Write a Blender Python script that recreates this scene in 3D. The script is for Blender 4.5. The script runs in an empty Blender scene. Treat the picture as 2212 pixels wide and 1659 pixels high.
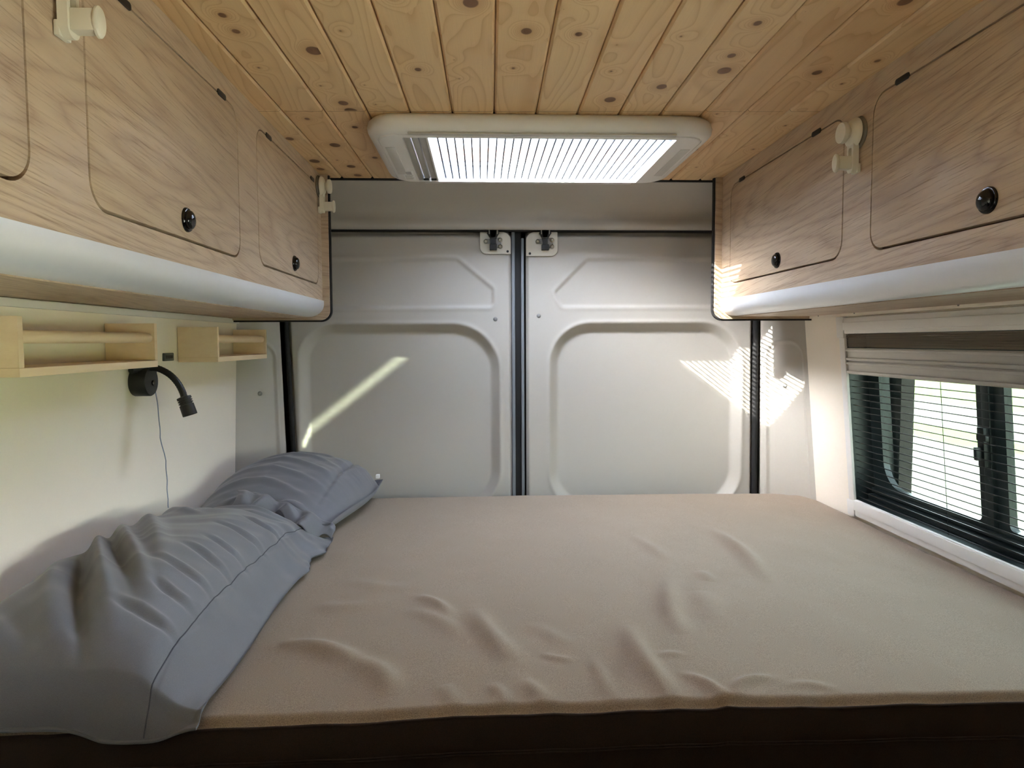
import bpy, bmesh, math, random
import numpy as np
from mathutils import Vector, Matrix, noise

scene = bpy.context.scene
COL = scene.collection
random.seed(7)

# ------------------------------------------------------------------ camera
F, CX, CY, VX, VY = 1500.0, 1106.0, 829.5, 1039.0, 738.0
roll = math.radians(-0.4)
fwd = Vector(((VX - CX) / F, -(VY - CY) / F, -1.0)).normalized()
up = Vector((math.sin(roll), math.cos(roll), 0))
up = (up - fwd * up.dot(fwd)).normalized()
rgt = fwd.cross(up)
Rm = Matrix((rgt, fwd, up))            # rows = images of world axes, so this is cam->world
cam_d = bpy.data.cameras.new('camera')
cam_d.sensor_width = 36.0
cam_d.lens = F / 2212.0 * 36.0
cam_d.clip_start = 0.02
cam_d.clip_end = 300
cam = bpy.data.objects.new('camera', cam_d)
cam.matrix_world = Matrix.Translation((0, 0, 1.327)) @ Rm.to_4x4()
COL.objects.link(cam)
scene.camera = cam

# ------------------------------------------------------------------ world, sun, exposure
world = bpy.data.worlds.new('sky')
scene.world = world
world.use_nodes = True
wn = world.node_tree
bg = wn.nodes['Background']
sky = wn.nodes.new('ShaderNodeTexSky')
sky.sky_type = 'NISHITA'
sky.sun_disc = False
sky.sun_elevation = math.radians(34)
sky.sun_rotation = math.radians(243)
sky.air_density = 1.0
sky.dust_density = 2.5
hs = wn.nodes.new('ShaderNodeHueSaturation')
hs.inputs['Saturation'].default_value = 0.38
wn.links.new(sky.outputs[0], hs.inputs['Color'])
wn.links.new(hs.outputs[0], bg.inputs[0])
bg.inputs[1].default_value = 4.3

SUN = Vector((1.0, 0.50, -0.77)).normalized()
sd = bpy.data.lights.new('sun', 'SUN')
sd.energy = 11.5
sd.angle = math.radians(0.35)
sd.color = (1.0, 0.93, 0.80)
so = bpy.data.objects.new('sun', sd)
so.rotation_euler = SUN.to_track_quat('-Z', 'Y').to_euler()
so.location = (-6, -3, 7)
COL.objects.link(so)

# added lamp in place of reflected sun : thin light streak on the left door
T_ = Vector((-0.432, 2.42, 1.135)); s_ = Vector((0.43, 0, 0.335)); d_ = Vector((-0.90, 0.43, 0.03)).normalized()
sp_ = s_ - d_ * s_.dot(d_)
gd = bpy.data.lights.new('glint_lamp', 'AREA')
gd.shape = 'RECTANGLE'; gd.size = sp_.length; gd.size_y = 0.010
gd.energy = 0.13; gd.spread = math.radians(0.5); gd.color = (1.0, 0.93, 0.78)
go_ = bpy.data.objects.new('glint_lamp', gd)
xa_ = sp_.normalized(); za_ = -d_; ya_ = za_.cross(xa_)
go_.matrix_world = Matrix.Translation(T_ - d_ * 3.2) @ Matrix((xa_, ya_, za_)).transposed().to_4x4()
COL.objects.link(go_)

vs = scene.view_settings
vs.view_transform = 'Standard'
vs.look = 'None'
vs.gamma = 1.0
vs.use_curve_mapping = False
vs.exposure = 2.23
scene.cycles.use_denoising = True
scene.cycles.max_bounces = 14
scene.cycles.diffuse_bounces = 8
scene.cycles.transparent_max_bounces = 16
scene.cycles.sample_clamp_indirect = 8.0
scene.cycles.caustics_reflective = False
scene.cycles.caustics_refractive = False

# ------------------------------------------------------------------ helpers
def tag(o, label=None, cat=None, group=None, kind=None):
    if label: o['label'] = label
    if cat: o['category'] = cat
    if group: o['group'] = group
    if kind: o['kind'] = kind
    return o

def empty(name, loc, label, cat, group=None):
    o = bpy.data.objects.new(name, None)
    o.location = loc
    o.empty_display_size = 0.05
    COL.objects.link(o)
    return tag(o, label, cat, group)

class MB:
    """collects faces and links them as one mesh object"""
    def __init__(self):
        self.v, self.f, self.m, self.s = [], [], [], []
    def add(self, vs, fs, mat=0, smooth=False):
        b = len(self.v)
        self.v += [tuple(p) for p in vs]
        self.f += [tuple(i + b for i in f) for f in fs]
        self.m += [mat] * len(fs)
        self.s += [smooth] * len(fs)
        return self
    def box(self, a, b, mat=0, bev=0.0, seg=2):
        bm = bmesh.new()
        bmesh.ops.create_cube(bm, size=1)
        c = [(a[i] + b[i]) / 2 for i in range(3)]
        d = [abs(b[i] - a[i]) for i in range(3)]
        for v in bm.verts:
            v.co = Vector([c[i] + v.co[i] * d[i] for i in range(3)])
        if bev > 0:
            bmesh.ops.bevel(bm, geom=bm.edges[:], offset=min(bev, min(d) * 0.45), segments=seg, profile=0.6, affect='EDGES')
        return self.bm(bm, mat, bev > 0)
    def bm(self, bm, mat=0, smooth=False, M=None):
        bm.verts.index_update()
        vs = [(M @ v.co if M else v.co) for v in bm.verts]
        self.add(vs, [[v.index for v in f.verts] for f in bm.faces], mat, smooth)
        bm.free()
        return self
    def lathe(self, prof, origin, axis, mat=0, n=40, smooth=True, sx=1.0, sy=1.0, upv=(0, 0, 1), caps=True):
        ax = Vector(axis).normalized()
        u = Vector(upv)
        u = (u - ax * u.dot(ax)).normalized()
        w = ax.cross(u)
        o = Vector(origin)
        vs, fs = [], []
        for (r, h) in prof:
            for k in range(n):
                a = 2 * math.pi * k / n
                vs.append(o + ax * h + u * (r * math.cos(a) * sy) + w * (r * math.sin(a) * sx))
        for i in range(len(prof) - 1):
            for k in range(n):
                k2 = (k + 1) % n
                fs.append((i * n + k, i * n + k2, (i + 1) * n + k2, (i + 1) * n + k))
        if caps:
            fs.append(tuple(range(n))[::-1])
            fs.append(tuple((len(prof) - 1) * n + k for k in range(n)))
        return self.add(vs, fs, mat, smooth)
    def tube(self, pts, r, mat=0, n=12, smooth=True):
        pts = [Vector(p) for p in pts]
        rs = r if isinstance(r, (list, tuple)) else [r] * len(pts)
        vs, fs = [], []
        t0 = (pts[1] - pts[0]).normalized()
        u = t0.orthogonal().normalized()
        for i, p in enumerate(pts):
            t = (pts[min(i + 1, len(pts) - 1)] - pts[max(i - 1, 0)]).normalized()
            u = (u - t * u.dot(t)).normalized()
            w = t.cross(u)
            for k in range(n):
                a = 2 * math.pi * k / n
                vs.append(p + (u * math.cos(a) + w * math.sin(a)) * rs[i])
        for i in range(len(pts) - 1):
            for k in range(n):
                k2 = (k + 1) % n
                fs.append((i * n + k, i * n + k2, (i + 1) * n + k2, (i + 1) * n + k))
        fs.append(tuple(range(n))[::-1])
        fs.append(tuple((len(pts) - 1) * n + k for k in range(n)))
        return self.add(vs, fs, mat, smooth)
    def build(self, name, mats, parent=None, loc=None):
        me = bpy.data.meshes.new(name)
        off = Vector(loc) if loc is not None else Vector((0, 0, 0))
        me.from_pydata([tuple(Vector(p) - off) for p in self.v], [], self.f)
        if not isinstance(mats, (list, tuple)): mats = [mats]
        for m in mats: me.materials.append(m)
        me.polygons.foreach_set('material_index', self.m)
        me.polygons.foreach_set('use_smooth', self.s)
        bm = bmesh.new(); bm.from_mesh(me)
        bmesh.ops.recalc_face_normals(bm, faces=bm.faces[:])
        bm.to_mesh(me); bm.free()
        me.update()
        try:
            me.set_sharp_from_angle(angle=math.radians(40))
        except Exception:
            pass
        o = bpy.data.objects.new(name, me)
        o.location = off
        COL.objects.link(o)
        if parent is not None:
            o.parent = parent
            o.location = off - Vector(world_loc(parent))
        return o

def world_loc(o):
    p = Vector(o.location)
    while o.parent is not None:
        o = o.parent
        p = p + Vector(o.location)
    return p

def rrect(x0, x1, y0, y1, r, n=8):
    """closed rounded rectangle, r may be one radius or four (bl, br, tr, tl)"""
    if not isinstance(r, (list, tuple)): r = (r,) * 4
    cs = [(x0, y0, 180, r[0], 1, 1), (x1, y0, 270, r[1], -1, 1), (x1, y1, 0, r[2], -1, -1), (x0, y1, 90, r[3], 1, -1)]
    pts = []
    for (cx, cy, a0, rr, sx, sy) in cs:
        rr = max(rr, 1e-4)
        for k in range(n + 1):
            a = math.radians(a0 + 90.0 * k / n)
            pts.append((cx + sx * rr + rr * math.cos(a), cy + sy * rr + rr * math.sin(a)))
    return pts

def plate(outer, holes, depth):
    """flat plate with holes in the XY plane, z from 0 to depth, as (verts, faces)"""
    cu = bpy.data.curves.new('tmp', 'CURVE')
    cu.dimensions = '2D'; cu.fill_mode = 'BOTH'; cu.extrude = depth / 2.0
    for loop in [outer] + list(holes):
        sp = cu.splines.new('POLY')
        sp.points.add(len(loop) - 1)
        for i, p in enumerate(loop): sp.points[i].co = (p[0], p[1], 0, 1)
        sp.use_cyclic_u = True
    ob = bpy.data.objects.new('tmp', cu)
    COL.objects.link(ob)
    dg = bpy.context.evaluated_depsgraph_get()
    me = bpy.data.meshes.new_from_object(ob.evaluated_get(dg))
    vs = [(v.co.x, v.co.y, v.co.z + depth / 2.0) for v in me.vertices]
    fs = [tuple(p.vertices) for p in me.polygons]
    bpy.data.objects.remove(ob); bpy.data.curves.remove(cu); bpy.data.meshes.remove(me)
    return vs, fs

def solid(outer, depth, bev=0.0):
    """one convex outline extruded 0..depth with a small edge bevel at the top side"""
    n = len(outer)
    cx = sum(p[0] for p in outer) / n; cy = sum(p[1] for p in outer) / n
    def ring(off, z):
        res = []
        for i in range(n):
            a = Vector(outer[i - 1]); b = Vector(outer[i]); c = Vector(outer[(i + 1) % n])
            t = (c - a)
            if t.length < 1e-9: t = Vector((1, 0))
            t.normalize(); nn = Vector((-t.y, t.x))
            res.append((b.x + nn.x * off, b.y + nn.y * off, z))
        return res
    levels = [(0, 0), (0, depth - bev)] + ([(bev * 0.3, depth - bev * 0.3), (bev, depth)] if bev > 0 else [])
    vs, fs = [], []
    for off, z in levels: vs += ring(off, z)
    L = len(levels)
    for i in range(L - 1):
        for k in range(n):
            k2 = (k + 1) % n
            fs.append((i * n + k, i * n + k2, (i + 1) * n + k2, (i + 1) * n + k))
    fs.append(tuple(range(n))[::-1]); fs.append(tuple((L - 1) * n + k for k in range(n)))
    return vs, fs

def grid_mesh(name, X, Y, Z, mat, parent=None, smooth=True, flip=False, extra=None):
    """X,Y,Z arrays (ny,nx) -> mesh"""
    ny, nx = X.shape
    co = np.stack([X, Y, Z], axis=-1).reshape(-1, 3).astype(np.float32)
    idx = np.arange(nx * ny).reshape(ny, nx)
    q = np.stack([idx[:-1, :-1], idx[:-1, 1:], idx[1:, 1:], idx[1:, :-1]], axis=-1).reshape(-1, 4)
    if flip: q = q[:, ::-1]
    me = bpy.data.meshes.new(name)
    me.vertices.add(len(co)); me.vertices.foreach_set('co', co.ravel())
    me.loops.add(q.size); me.loops.foreach_set('vertex_index', q.ravel().astype(np.int32))
    me.polygons.add(len(q)); me.polygons.foreach_set('loop_start', np.arange(0, q.size, 4, dtype=np.int32))
    me.polygons.foreach_set('loop_total', np.full(len(q), 4, dtype=np.int32))
    me.polygons.foreach_set('use_smooth', np.full(len(q), smooth))
    me.materials.append(mat)
    me.update(calc_edges=True); me.validate()
    o = bpy.data.objects.new(name, me); COL.objects.link(o)
    if parent is not None:
        o.parent = parent; o.location = -world_loc(parent)
    return o

def sstep(a, b, x):
    t = np.clip((x - a) / (b - a), 0, 1)
    return t * t * (3 - 2 * t)

# ------------------------------------------------------------------ materials
def srgb(r, g, b):
    f = lambda c: (c / 255.0) / 12.92 if c / 255.0 <= 0.04045 else ((c / 255.0 + 0.055) / 1.055) ** 2.4
    return (f(r), f(g), f(b), 1.0)

class N:
    def __init__(self, name):
        self.m = bpy.data.materials.new(name); self.m.use_nodes = True
        self.t = self.m.node_tree; self.t.nodes.clear()
        self.out = self.t.nodes.new('ShaderNodeOutputMaterial')
    def n(self, typ, **kw):
        nd = self.t.nodes.new(typ)
        ins = kw.pop('ins', {})
        for k, v in kw.items(): setattr(nd, k, v)
        for k, v in ins.items():
            if isinstance(v, bpy.types.NodeSocket): self.t.links.new(v, nd.inputs[k])
            else: nd.inputs[k].default_value = v
        return nd
    def math(self, op, a, b=None, c=None, clamp=False):
        nd = self.t.nodes.new('ShaderNodeMath'); nd.operation = op; nd.use_clamp = clamp
        for i, v in enumerate((a, b, c)):
            if v is None: continue
            if isinstance(v, bpy.types.NodeSocket): self.t.links.new(v, nd.inputs[i])
            else: nd.inputs[i].default_value = v
        return nd.outputs[0]
    def ramp(self, fac, stops):
        nd = self.t.nodes.new('ShaderNodeValToRGB')
        e = nd.color_ramp.elements
        while len(e) < len(stops): e.new(0.5)
        for i, (p, c) in enumerate(stops):
            e[i].position = p; e[i].color = c if len(c) == 4 else (*c, 1)
        self.t.links.new(fac, nd.inputs[0])
        return nd.outputs[0]
    def mix(self, fac, a, b, blend='MIX'):
        nd = self.t.nodes.new('ShaderNodeMix'); nd.data_type = 'RGBA'; nd.blend_type = blend
        for k, v in ((0, fac), (6, a), (7, b)):
            if isinstance(v, bpy.types.NodeSocket): self.t.links.new(v, nd.inputs[k])
            else: nd.inputs[k].default_value = v
        return nd.outputs[2]
    def noise(self, vec, scale, detail=3, rough=0.5, dist=0.0):
        nd = self.n('ShaderNodeTexNoise', ins={'Scale': scale, 'Detail': detail, 'Roughness': rough, 'Distortion': dist})
        self.t.links.new(vec, nd.inputs['Vector'])
        return nd.outputs['Fac']
    def bsdf(self, color, rough=0.5, bump=None, bstr=0.2, bdist=0.002, **kw):
        p = self.n('ShaderNodeBsdfPrincipled')
        def put(k, v):
            if isinstance(v, bpy.types.NodeSocket): self.t.links.new(v, p.inputs[k])
            else: p.inputs[k].default_value = v
        put('Base Color', color); put('Roughness', rough)
        for k, v in kw.items(): put(k.replace('_', ' '), v)
        if bump is not None:
            b = self.n('ShaderNodeBump', ins={'Strength': bstr, 'Distance': bdist, 'Height': bump})
            self.t.links.new(b.outputs[0], p.inputs['Normal'])
        self.t.links.new(p.outputs[0], self.out.inputs[0])
        return p
    def pos(self):
        g = self.t.nodes.get('geo') or self.n('ShaderNodeNewGeometry', name='geo')
        return g.outputs['Position']

def plain(name, col, rough=0.5, nscale=None, amt=0.04, bump=0.0, **kw):
    m = N(name)
    c = col
    h = None
    if nscale:
        f = m.noise(m.pos(), nscale, 4)
        k = m.math('ADD', m.math('MULTIPLY', f, 2 * amt), 1 - amt)
        cm = m.n('ShaderNodeCombineColor', ins={0: k, 1: k, 2: k})
        c = m.mix(1.0, col, cm.outputs[0], 'MULTIPLY')
        h = f
    m.bsdf(c, rough, bump=h if bump else None, bstr=bump, **kw)
    return m.m

def wood_pine():
    m = N('pine_plank')
    p = m.pos()
    s = m.n('ShaderNodeSeparateXYZ', ins={0: p})
    x, y = s.outputs[0], s.outputs[1]
    xs = m.math('ADD', x, m.math('MULTIPLY', m.math('SUBTRACT', y, 1.6), -0.014))
    u = m.math('DIVIDE', m.math('SUBTRACT', xs, GROOVE0), PITCH)
    idx = m.math('FLOOR', u)
    grp = m.math('GREATER_THAN', y, 1.6)
    pid = m.math('ADD', m.math('MULTIPLY', idx, 7.31), m.math('MULTIPLY', grp, 91.7))
    rnd = m.n('ShaderNodeTexWhiteNoise', noise_dimensions='1D', ins={'W': pid})
    # knots : stretched voronoi
    kv = m.n('ShaderNodeCombineXYZ', ins={0: m.math('MULTIPLY', xs, 10.5), 1: m.math('ADD', m.math('MULTIPLY', y, 8.0), m.math('MULTIPLY', pid, 3.37)), 2: 0.0})
    vo = m.n('ShaderNodeTexVoronoi', feature='F1', voronoi_dimensions='2D', ins={'Scale': 1.0, 'Randomness': 1.0})
    m.t.links.new(kv.outputs[0], vo.inputs['Vector'])
    kd = vo.outputs['Distance']
    krnd = m.n('ShaderNodeSeparateColor', ins={0: vo.outputs['Color']})
    ksize = m.math('MULTIPLY', m.math('POWER', krnd.outputs[0], 4.0), 0.17)
    # grain field : long cathedral contours pushed round the knots
    gv = m.n('ShaderNodeCombineXYZ', ins={0: m.math('MULTIPLY', xs, 9.0), 1: m.math('MULTIPLY', y, 0.95), 2: pid})
    low = m.noise(gv.outputs[0], 1.0, 1.5, 0.4)
    bulge = m.math('MULTIPLY', m.math('EXPONENT', m.math('MULTIPLY', m.math('POWER', kd, 2.0), -22.0)), m.math('MULTIPLY', ksize, 4.5))
    field = m.math('ADD', m.math('MULTIPLY', low, 1.0), bulge)
    ring = m.math('FRACT', m.math('MULTIPLY', field, 17.0))
    late = m.math('POWER', ring, 5.0)
    late2 = m.math('MULTIPLY', m.math('SUBTRACT', 1.0, m.math('MULTIPLY', ring, 9.0), None, True), 0.35)
    line = m.math('ADD', late, late2)
    # fine fibre
    fv = m.n('ShaderNodeCombineXYZ', ins={0: m.math('MULTIPLY', xs, 420.0), 1: m.math('MULTIPLY', y, 9.0), 2: pid})
    fib = m.noise(fv.outputs[0], 1.0, 2, 0.6)
    patch = m.noise(gv.outputs[0], 0.7, 2, 0.5)
    base = m.mix(patch, srgb(222, 188, 138), srgb(236, 208, 162))
    base = m.mix(m.math('MULTIPLY', rnd.outputs['Value'], 0.45), base, srgb(222, 180, 128))
    base = m.mix(m.math('MULTIPLY', line, 0.48), base, srgb(182, 132, 80))
    base = m.mix(m.math('MULTIPLY', fib, 0.16), base, srgb(150, 104, 60))
    halo = m.math('MULTIPLY', m.math('SUBTRACT', 1.0, m.math('DIVIDE', kd, m.math('MULTIPLY', ksize, 2.4)), None, True), 0.55)
    base = m.mix(halo, base, srgb(168, 112, 60))
    core = m.math('MULTIPLY', m.math('SUBTRACT', ksize, kd), 40.0, None, True)
    base = m.mix(m.math('MULTIPLY', core, 0.85), base, srgb(98, 58, 32))
    hgt = m.math('SUBTRACT', fib, m.math('MULTIPLY', line, 0.8))
    m.bsdf(base, 0.55, bump=hgt, bstr=0.18, bdist=0.0012)
    return m.m

def wood_laminate(name, axis='YZ', tint=0.0):
    """pale elm laminate, grain running along the van (Y)"""
    m = N(name)
    s = m.n('ShaderNodeSeparateXYZ', ins={0: m.pos()})
    a = s.outputs['XYZ'.index(axis[0])]; b = s.outputs['XYZ'.index(axis[1])]
    side = m.math('MULTIPLY', m.math('GREATER_THAN', s.outputs[0], 0.2), 13.7)
    b2 = m.math('ADD', b, m.math('MULTIPLY', a, 0.10))
    gv = m.n('ShaderNodeCombineXYZ', ins={0: m.math('MULTIPLY', a, 0.75), 1: m.math('MULTIPLY', b2, 5.5), 2: side})
    low = m.noise(gv.outputs[0], 1.0, 1.0, 0.4, 0.1)
    ring = m.math('FRACT', m.math('MULTIPLY', m.math('ADD', low, m.math('MULTIPLY', m.noise(gv.outputs[0], 6.0, 2, 0.5), 0.05)), 22.0))
    tri = m.math('ABSOLUTE', m.math('SUBTRACT', m.math('MULTIPLY', ring, 2.0), 1.0))
    line = m.math('POWER', tri, 2.5)
    fv = m.n('ShaderNodeCombineXYZ', ins={0: m.math('MULTIPLY', a, 10.0), 1: m.math('MULTIPLY', b2, 330.0), 2: side})
    fib = m.noise(fv.outputs[0], 1.0, 3, 0.65)
    gv2 = m.n('ShaderNodeCombineXYZ', ins={0: m.math('MULTIPLY', a, 3.0), 1: m.math('MULTIPLY', b2, 40.0), 2: side})
    mid = m.noise(gv2.outputs[0], 1.0, 3, 0.6)
    base = m.mix(mid, srgb(180, 158, 134), srgb(208, 188, 162))
    base = m.mix(m.math('MULTIPLY', line, 0.42), base, srgb(140, 110, 88))
    pores = m.math('MULTIPLY', m.math('SUBTRACT', fib, 0.52), 5.0, None, True)
    base = m.mix(m.math('MULTIPLY', pores, 0.45), base, srgb(120, 92, 72))
    base = m.mix(tint, base, srgb(190, 160, 138))
    hgt = m.math('ADD', m.math('MULTIPLY', pores, -0.8), m.math('MULTIPLY', line, -0.6))
    rough = m.math('ADD', 0.40, m.math('MULTIPLY', pores, 0.15))
    m.bsdf(base, rough, bump=hgt, bstr=0.5, bdist=0.001)
    return m.m

def wood_birch():
    m = N('birch_shelf_wood')
    s = m.n('ShaderNodeSeparateXYZ', ins={0: m.pos()})
    gv = m.n('ShaderNodeCombineXYZ', ins={0: m.math('MULTIPLY', s.outputs[0], 30.0), 1: m.math('MULTIPLY', s.outputs[1], 5.0), 2: m.math('MULTIPLY', s.outputs[2], 60.0)})
    f = m.noise(gv.outputs[0], 1.0, 4, 0.6)
    base = m.mix(f, srgb(226, 198, 162), srgb(246, 226, 198))
    m.bsdf(base, 0.55, bump=f, bstr=0.08)
    return m.m

def fabric(name, c1, c2, scale, bstr=0.5, sheen=0.0, rough=0.9, stretch=1.0):
    m = N(name)
    s = m.n('ShaderNodeSeparateXYZ', ins={0: m.pos()})
    gv = m.n('ShaderNodeCombineXYZ', ins={0: m.math('MULTIPLY', s.outputs[0], scale), 1: m.math('MULTIPLY', s.outputs[1], scale * stretch), 2: m.math('MULTIPLY', s.outputs[2], scale * 0.7)})
    f = m.noise(gv.outputs[0], 1.0, 4, 0.7)
    f2 = m.math('MULTIPLY', m.math('SUBTRACT', f, 0.34), 3.0, None, True)
    big = m.noise(m.pos(), 5.0, 3, 0.5)
    base = m.mix(f2, c1, c2)
    base = m.mix(m.math('MULTIPLY', big, 0.15), base, c1)
    m.bsdf(base, rough, bump=f, bstr=bstr, bdist=0.0006, Sheen_Weight=sheen)
    return m.m

def glassy(name, tint=(0.9, 0.95, 0.95, 1), refl=0.08, rough=0.02):
    m = N(name)
    t = m.n('ShaderNodeBsdfTransparent', ins={0: tint})
    g = m.n('ShaderNodeBsdfGlossy', ins={0: (1, 1, 1, 1), 1: rough})
    mx = m.n('ShaderNodeMixShader', ins={0: refl})
    m.t.links.new(t.outputs[0], mx.inputs[1]); m.t.links.new(g.outputs[0], mx.inputs[2])
    m.t.links.new(mx.outputs[0], m.out.inputs[0])
    return m.m

def sheer(name, transp, col_d, col_t, w_t):
    """thin mesh cloth : transparent + diffuse + translucent"""
    m = N(name)
    t = m.n('ShaderNodeBsdfTransparent', ins={0: (1, 1, 1, 1)})
    d = m.n('ShaderNodeBsdfDiffuse', ins={0: col_d})
    l = m.n('ShaderNodeBsdfTranslucent', ins={0: col_t})
    a = m.n('ShaderNodeMixShader', ins={0: w_t})
    m.t.links.new(d.outputs[0], a.inputs[1]); m.t.links.new(l.outputs[0], a.inputs[2])
    b = m.n('ShaderNodeMixShader', ins={0: transp})
    m.t.links.new(a.outputs[0], b.inputs[1]); m.t.links.new(t.outputs[0], b.inputs[2])
    m.t.links.new(b.outputs[0], m.out.inputs[0])
    return m.m

PITCH, GROOVE0 = 0.0952, -0.062 - 0.0952 * 5
M_pine = wood_pine()
M_lam = wood_laminate('elm_laminate', 'YZ')
M_lamx = wood_laminate('elm_laminate_underside', 'YX')
M_lame = wood_laminate('elm_laminate_end', 'XZ')
M_birch = wood_birch()
M_edge = plain('brown_board_core', srgb(92, 60, 38), 0.8, 80, 0.2)
M_alu = plain('satin_aluminium', srgb(226, 229, 234), 0.34, 60, 0.02, Metallic=0.35)
M_beige = plain('beige_textured_panel', srgb(180, 176, 168), 0.55, 900, 0.03, 0.05)
M_wall = plain('cream_wall_panel', srgb(240, 232, 219), 0.75, 300, 0.02, 0.03)
M_seal = plain('black_rubber', srgb(12, 12, 14), 0.75, 200, 0.2)
M_black = plain('black_plastic', srgb(18, 18, 19), 0.45, 300, 0.1)
M_gloss = plain('glossy_black', srgb(10, 10, 11), 0.08)
M_strip = plain('grey_door_edge', srgb(120, 126, 132), 0.5)
M_white = plain('white_plastic', srgb(228, 226, 222), 0.42, 100, 0.01)
M_hook = plain('ivory_plastic', srgb(226, 222, 206), 0.45, 100, 0.01)
M_cup = plain('clear_suction_rubber', srgb(120, 112, 98), 0.25)
M_steel = plain('zinc_steel', srgb(170, 165, 150), 0.3, Metallic=0.9)
M_plate = plain('painted_door_steel', srgb(214, 210, 198), 0.45)
M_grey = plain('grey_plastic', srgb(130, 130, 128), 0.5)
M_bar = plain('blind_bar', srgb(176, 172, 164), 0.4, 60, 0.02, Metallic=0.3)
M_darkframe = plain('black_window_frame', srgb(20, 28, 30), 0.35)
M_bed = fabric('taupe_jersey', srgb(112, 96, 82), srgb(176, 158, 139), 900, 0.5, 0.15, 0.95)
M_bedside = fabric('brown_mattress_side', srgb(34, 22, 15), srgb(50, 34, 24), 700, 0.5, 0.0, 0.95)
M_pillow = fabric('grey_satin_cotton', srgb(90, 91, 99), srgb(110, 112, 121), 1500, 0.12, 0.25, 0.55)
M_cord = plain('grey_blue_cord', srgb(130, 142, 158), 0.6)
M_dark = plain('dark_van_lining', srgb(60, 54, 48), 0.9)
M_tag = plain('white_tag', srgb(238, 238, 238), 0.8)
M_leaf = plain('dry_leaf', srgb(70, 72, 30), 0.8)

# ------------------------------------------------------------------ ground outside
def ground():
    m = N('pavement_and_grass')
    s = m.n('ShaderNodeSeparateXYZ', ins={0: m.pos()})
    wob = m.math('MULTIPLY', m.math('SUBTRACT', m.noise(m.pos(), 0.35, 4), 0.5), 2.2)
    x = m.math('ADD', s.outputs[0], wob)
    def band(a, b, w=0.25):
        return m.math('MULTIPLY', m.math('DIVIDE', m.math('SUBTRACT', x, a), w, None, True), m.math('DIVIDE', m.math('SUBTRACT', b, x), w, None, True))
    g = m.math('MAXIMUM', band(9.0, 10.6), band(14.0, 60.0))
    gn = m.noise(m.pos(), 3.0, 6, 0.7)
    grass = m.mix(gn, srgb(70, 88, 40), srgb(112, 124, 70))
    pv = m.noise(m.pos(), 1.2, 5, 0.6)
    pave = m.mix(pv, srgb(100, 102, 90), srgb(124, 125, 110))
    col = m.mix(g, pave, grass)
    m.bsdf(col, 0.95)
    mb = MB().add([(-40, -60, -0.62), (120, -60, -0.62), (120, 160, -0.62), (-40, 160, -0.62)], [(0, 1, 2, 3)])
    o = mb.build('floor', m.m)
    tag(o, 'pale pavement with strips of sunlit grass outside the side window', None, None, 'structure')
ground()

# ------------------------------------------------------------------ ceiling
CZ = 1.843
def ceiling():
    mb = MB()
    prof = []      # (x offset in a plank, z) : v groove at plank joints
    g = 0.0052
    HX0, HX1, HY0, HY1 = -0.215, 0.505, 1.64, 2.07
    def skew(x, y): return x + 0.014 * (y - 1.6)
    def jy(x): return 1.597 - 0.03 * (x + 0.06)
    xs = []
    x = GROOVE0 - 2 * PITCH
    while x < 1.15:
        xs += [(x - g, 0.0), (x - 0.0014, 0.0040), (x - 0.0012, 0.010), (x + 0.0012, 0.010), (x + 0.0014, 0.0040), (x + g, 0.0)]
        x += PITCH
    xs += [(HX0, 0.0), (HX1, 0.0)]
    xs.sort()
    for (xa, za), (xb, zb) in zip(xs[:-1], xs[1:]):
        xm = (xa + xb) / 2
        inside = HX0 < xm < HX1
        spans = [(-1.6, None, 'front')]
        if inside: spans += [(None, HY0, 'rear'), (HY1, 2.243, 'rear')]
        else: spans += [(None, 2.243, 'rear')]
        for a, b, w in spans:
            ya0, ya1 = (a, a) if a is not None else (jy(xa) + 0.0006, jy(xb) + 0.0006)
            yb0, yb1 = (b, b) if b is not None else (jy(xa) - 0.0006, jy(xb) - 0.0006)
            nseg = 1
            vs = [(skew(xa, ya0), ya0, CZ + za), (skew(xb, ya1), ya1, CZ + zb), (skew(xb, yb1), yb1, CZ + zb), (skew(xa, yb0), yb0, CZ + za)]
            mb.add(vs, [(0, 3, 2, 1)])
            # front edge thickness at van rear
            if b == 2.243:
                mb.add([(skew(xa, b), b, CZ + za), (skew(xb, b), b, CZ + zb), (skew(xb, b), b, CZ + 0.012), (skew(xa, b), b, CZ + 0.012)], [(0, 1, 2, 3)], 1)
    # dark deck above the planks, with the roof window hole
    z0, z1 = CZ + 0.0125, CZ + 0.05
    for a, b in (((-1.2, -2.3), (1.5, HY0)), ((-1.2, HY1), (1.5, 2.7)), ((-1.2, HY0), (HX0, HY1)), ((HX1, HY0), (1.5, HY1))):
        mb.box((a[0], a[1], z0), (b[0], b[1], z1), 1)
    o = mb.build('ceiling', [M_pine, M_edge])
    tag(o, 'knotty pine tongue and groove ceiling', None, None, 'structure')
    for (x, y) in [(-0.401, 1.581), (-0.308, 1.578), (-0.204, 1.569), (-0.108, 1.563), (-0.012, 1.563), (0.082, 1.563), (0.178, 1.563),
                   (0.271, 1.566), (0.359, 1.566), (0.459, 1.566), (0.557, 1.557), (0.649, 1.56), (0.738, 1.576)]:
        s = MB().lathe([(0.0042, 0.0004), (0.0042, -0.0006), (0.0015, -0.0004)], (x, y, CZ), (0, 0, 1), 0, 14)
        s.build('screw', M_black, o)
ceiling()

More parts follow.
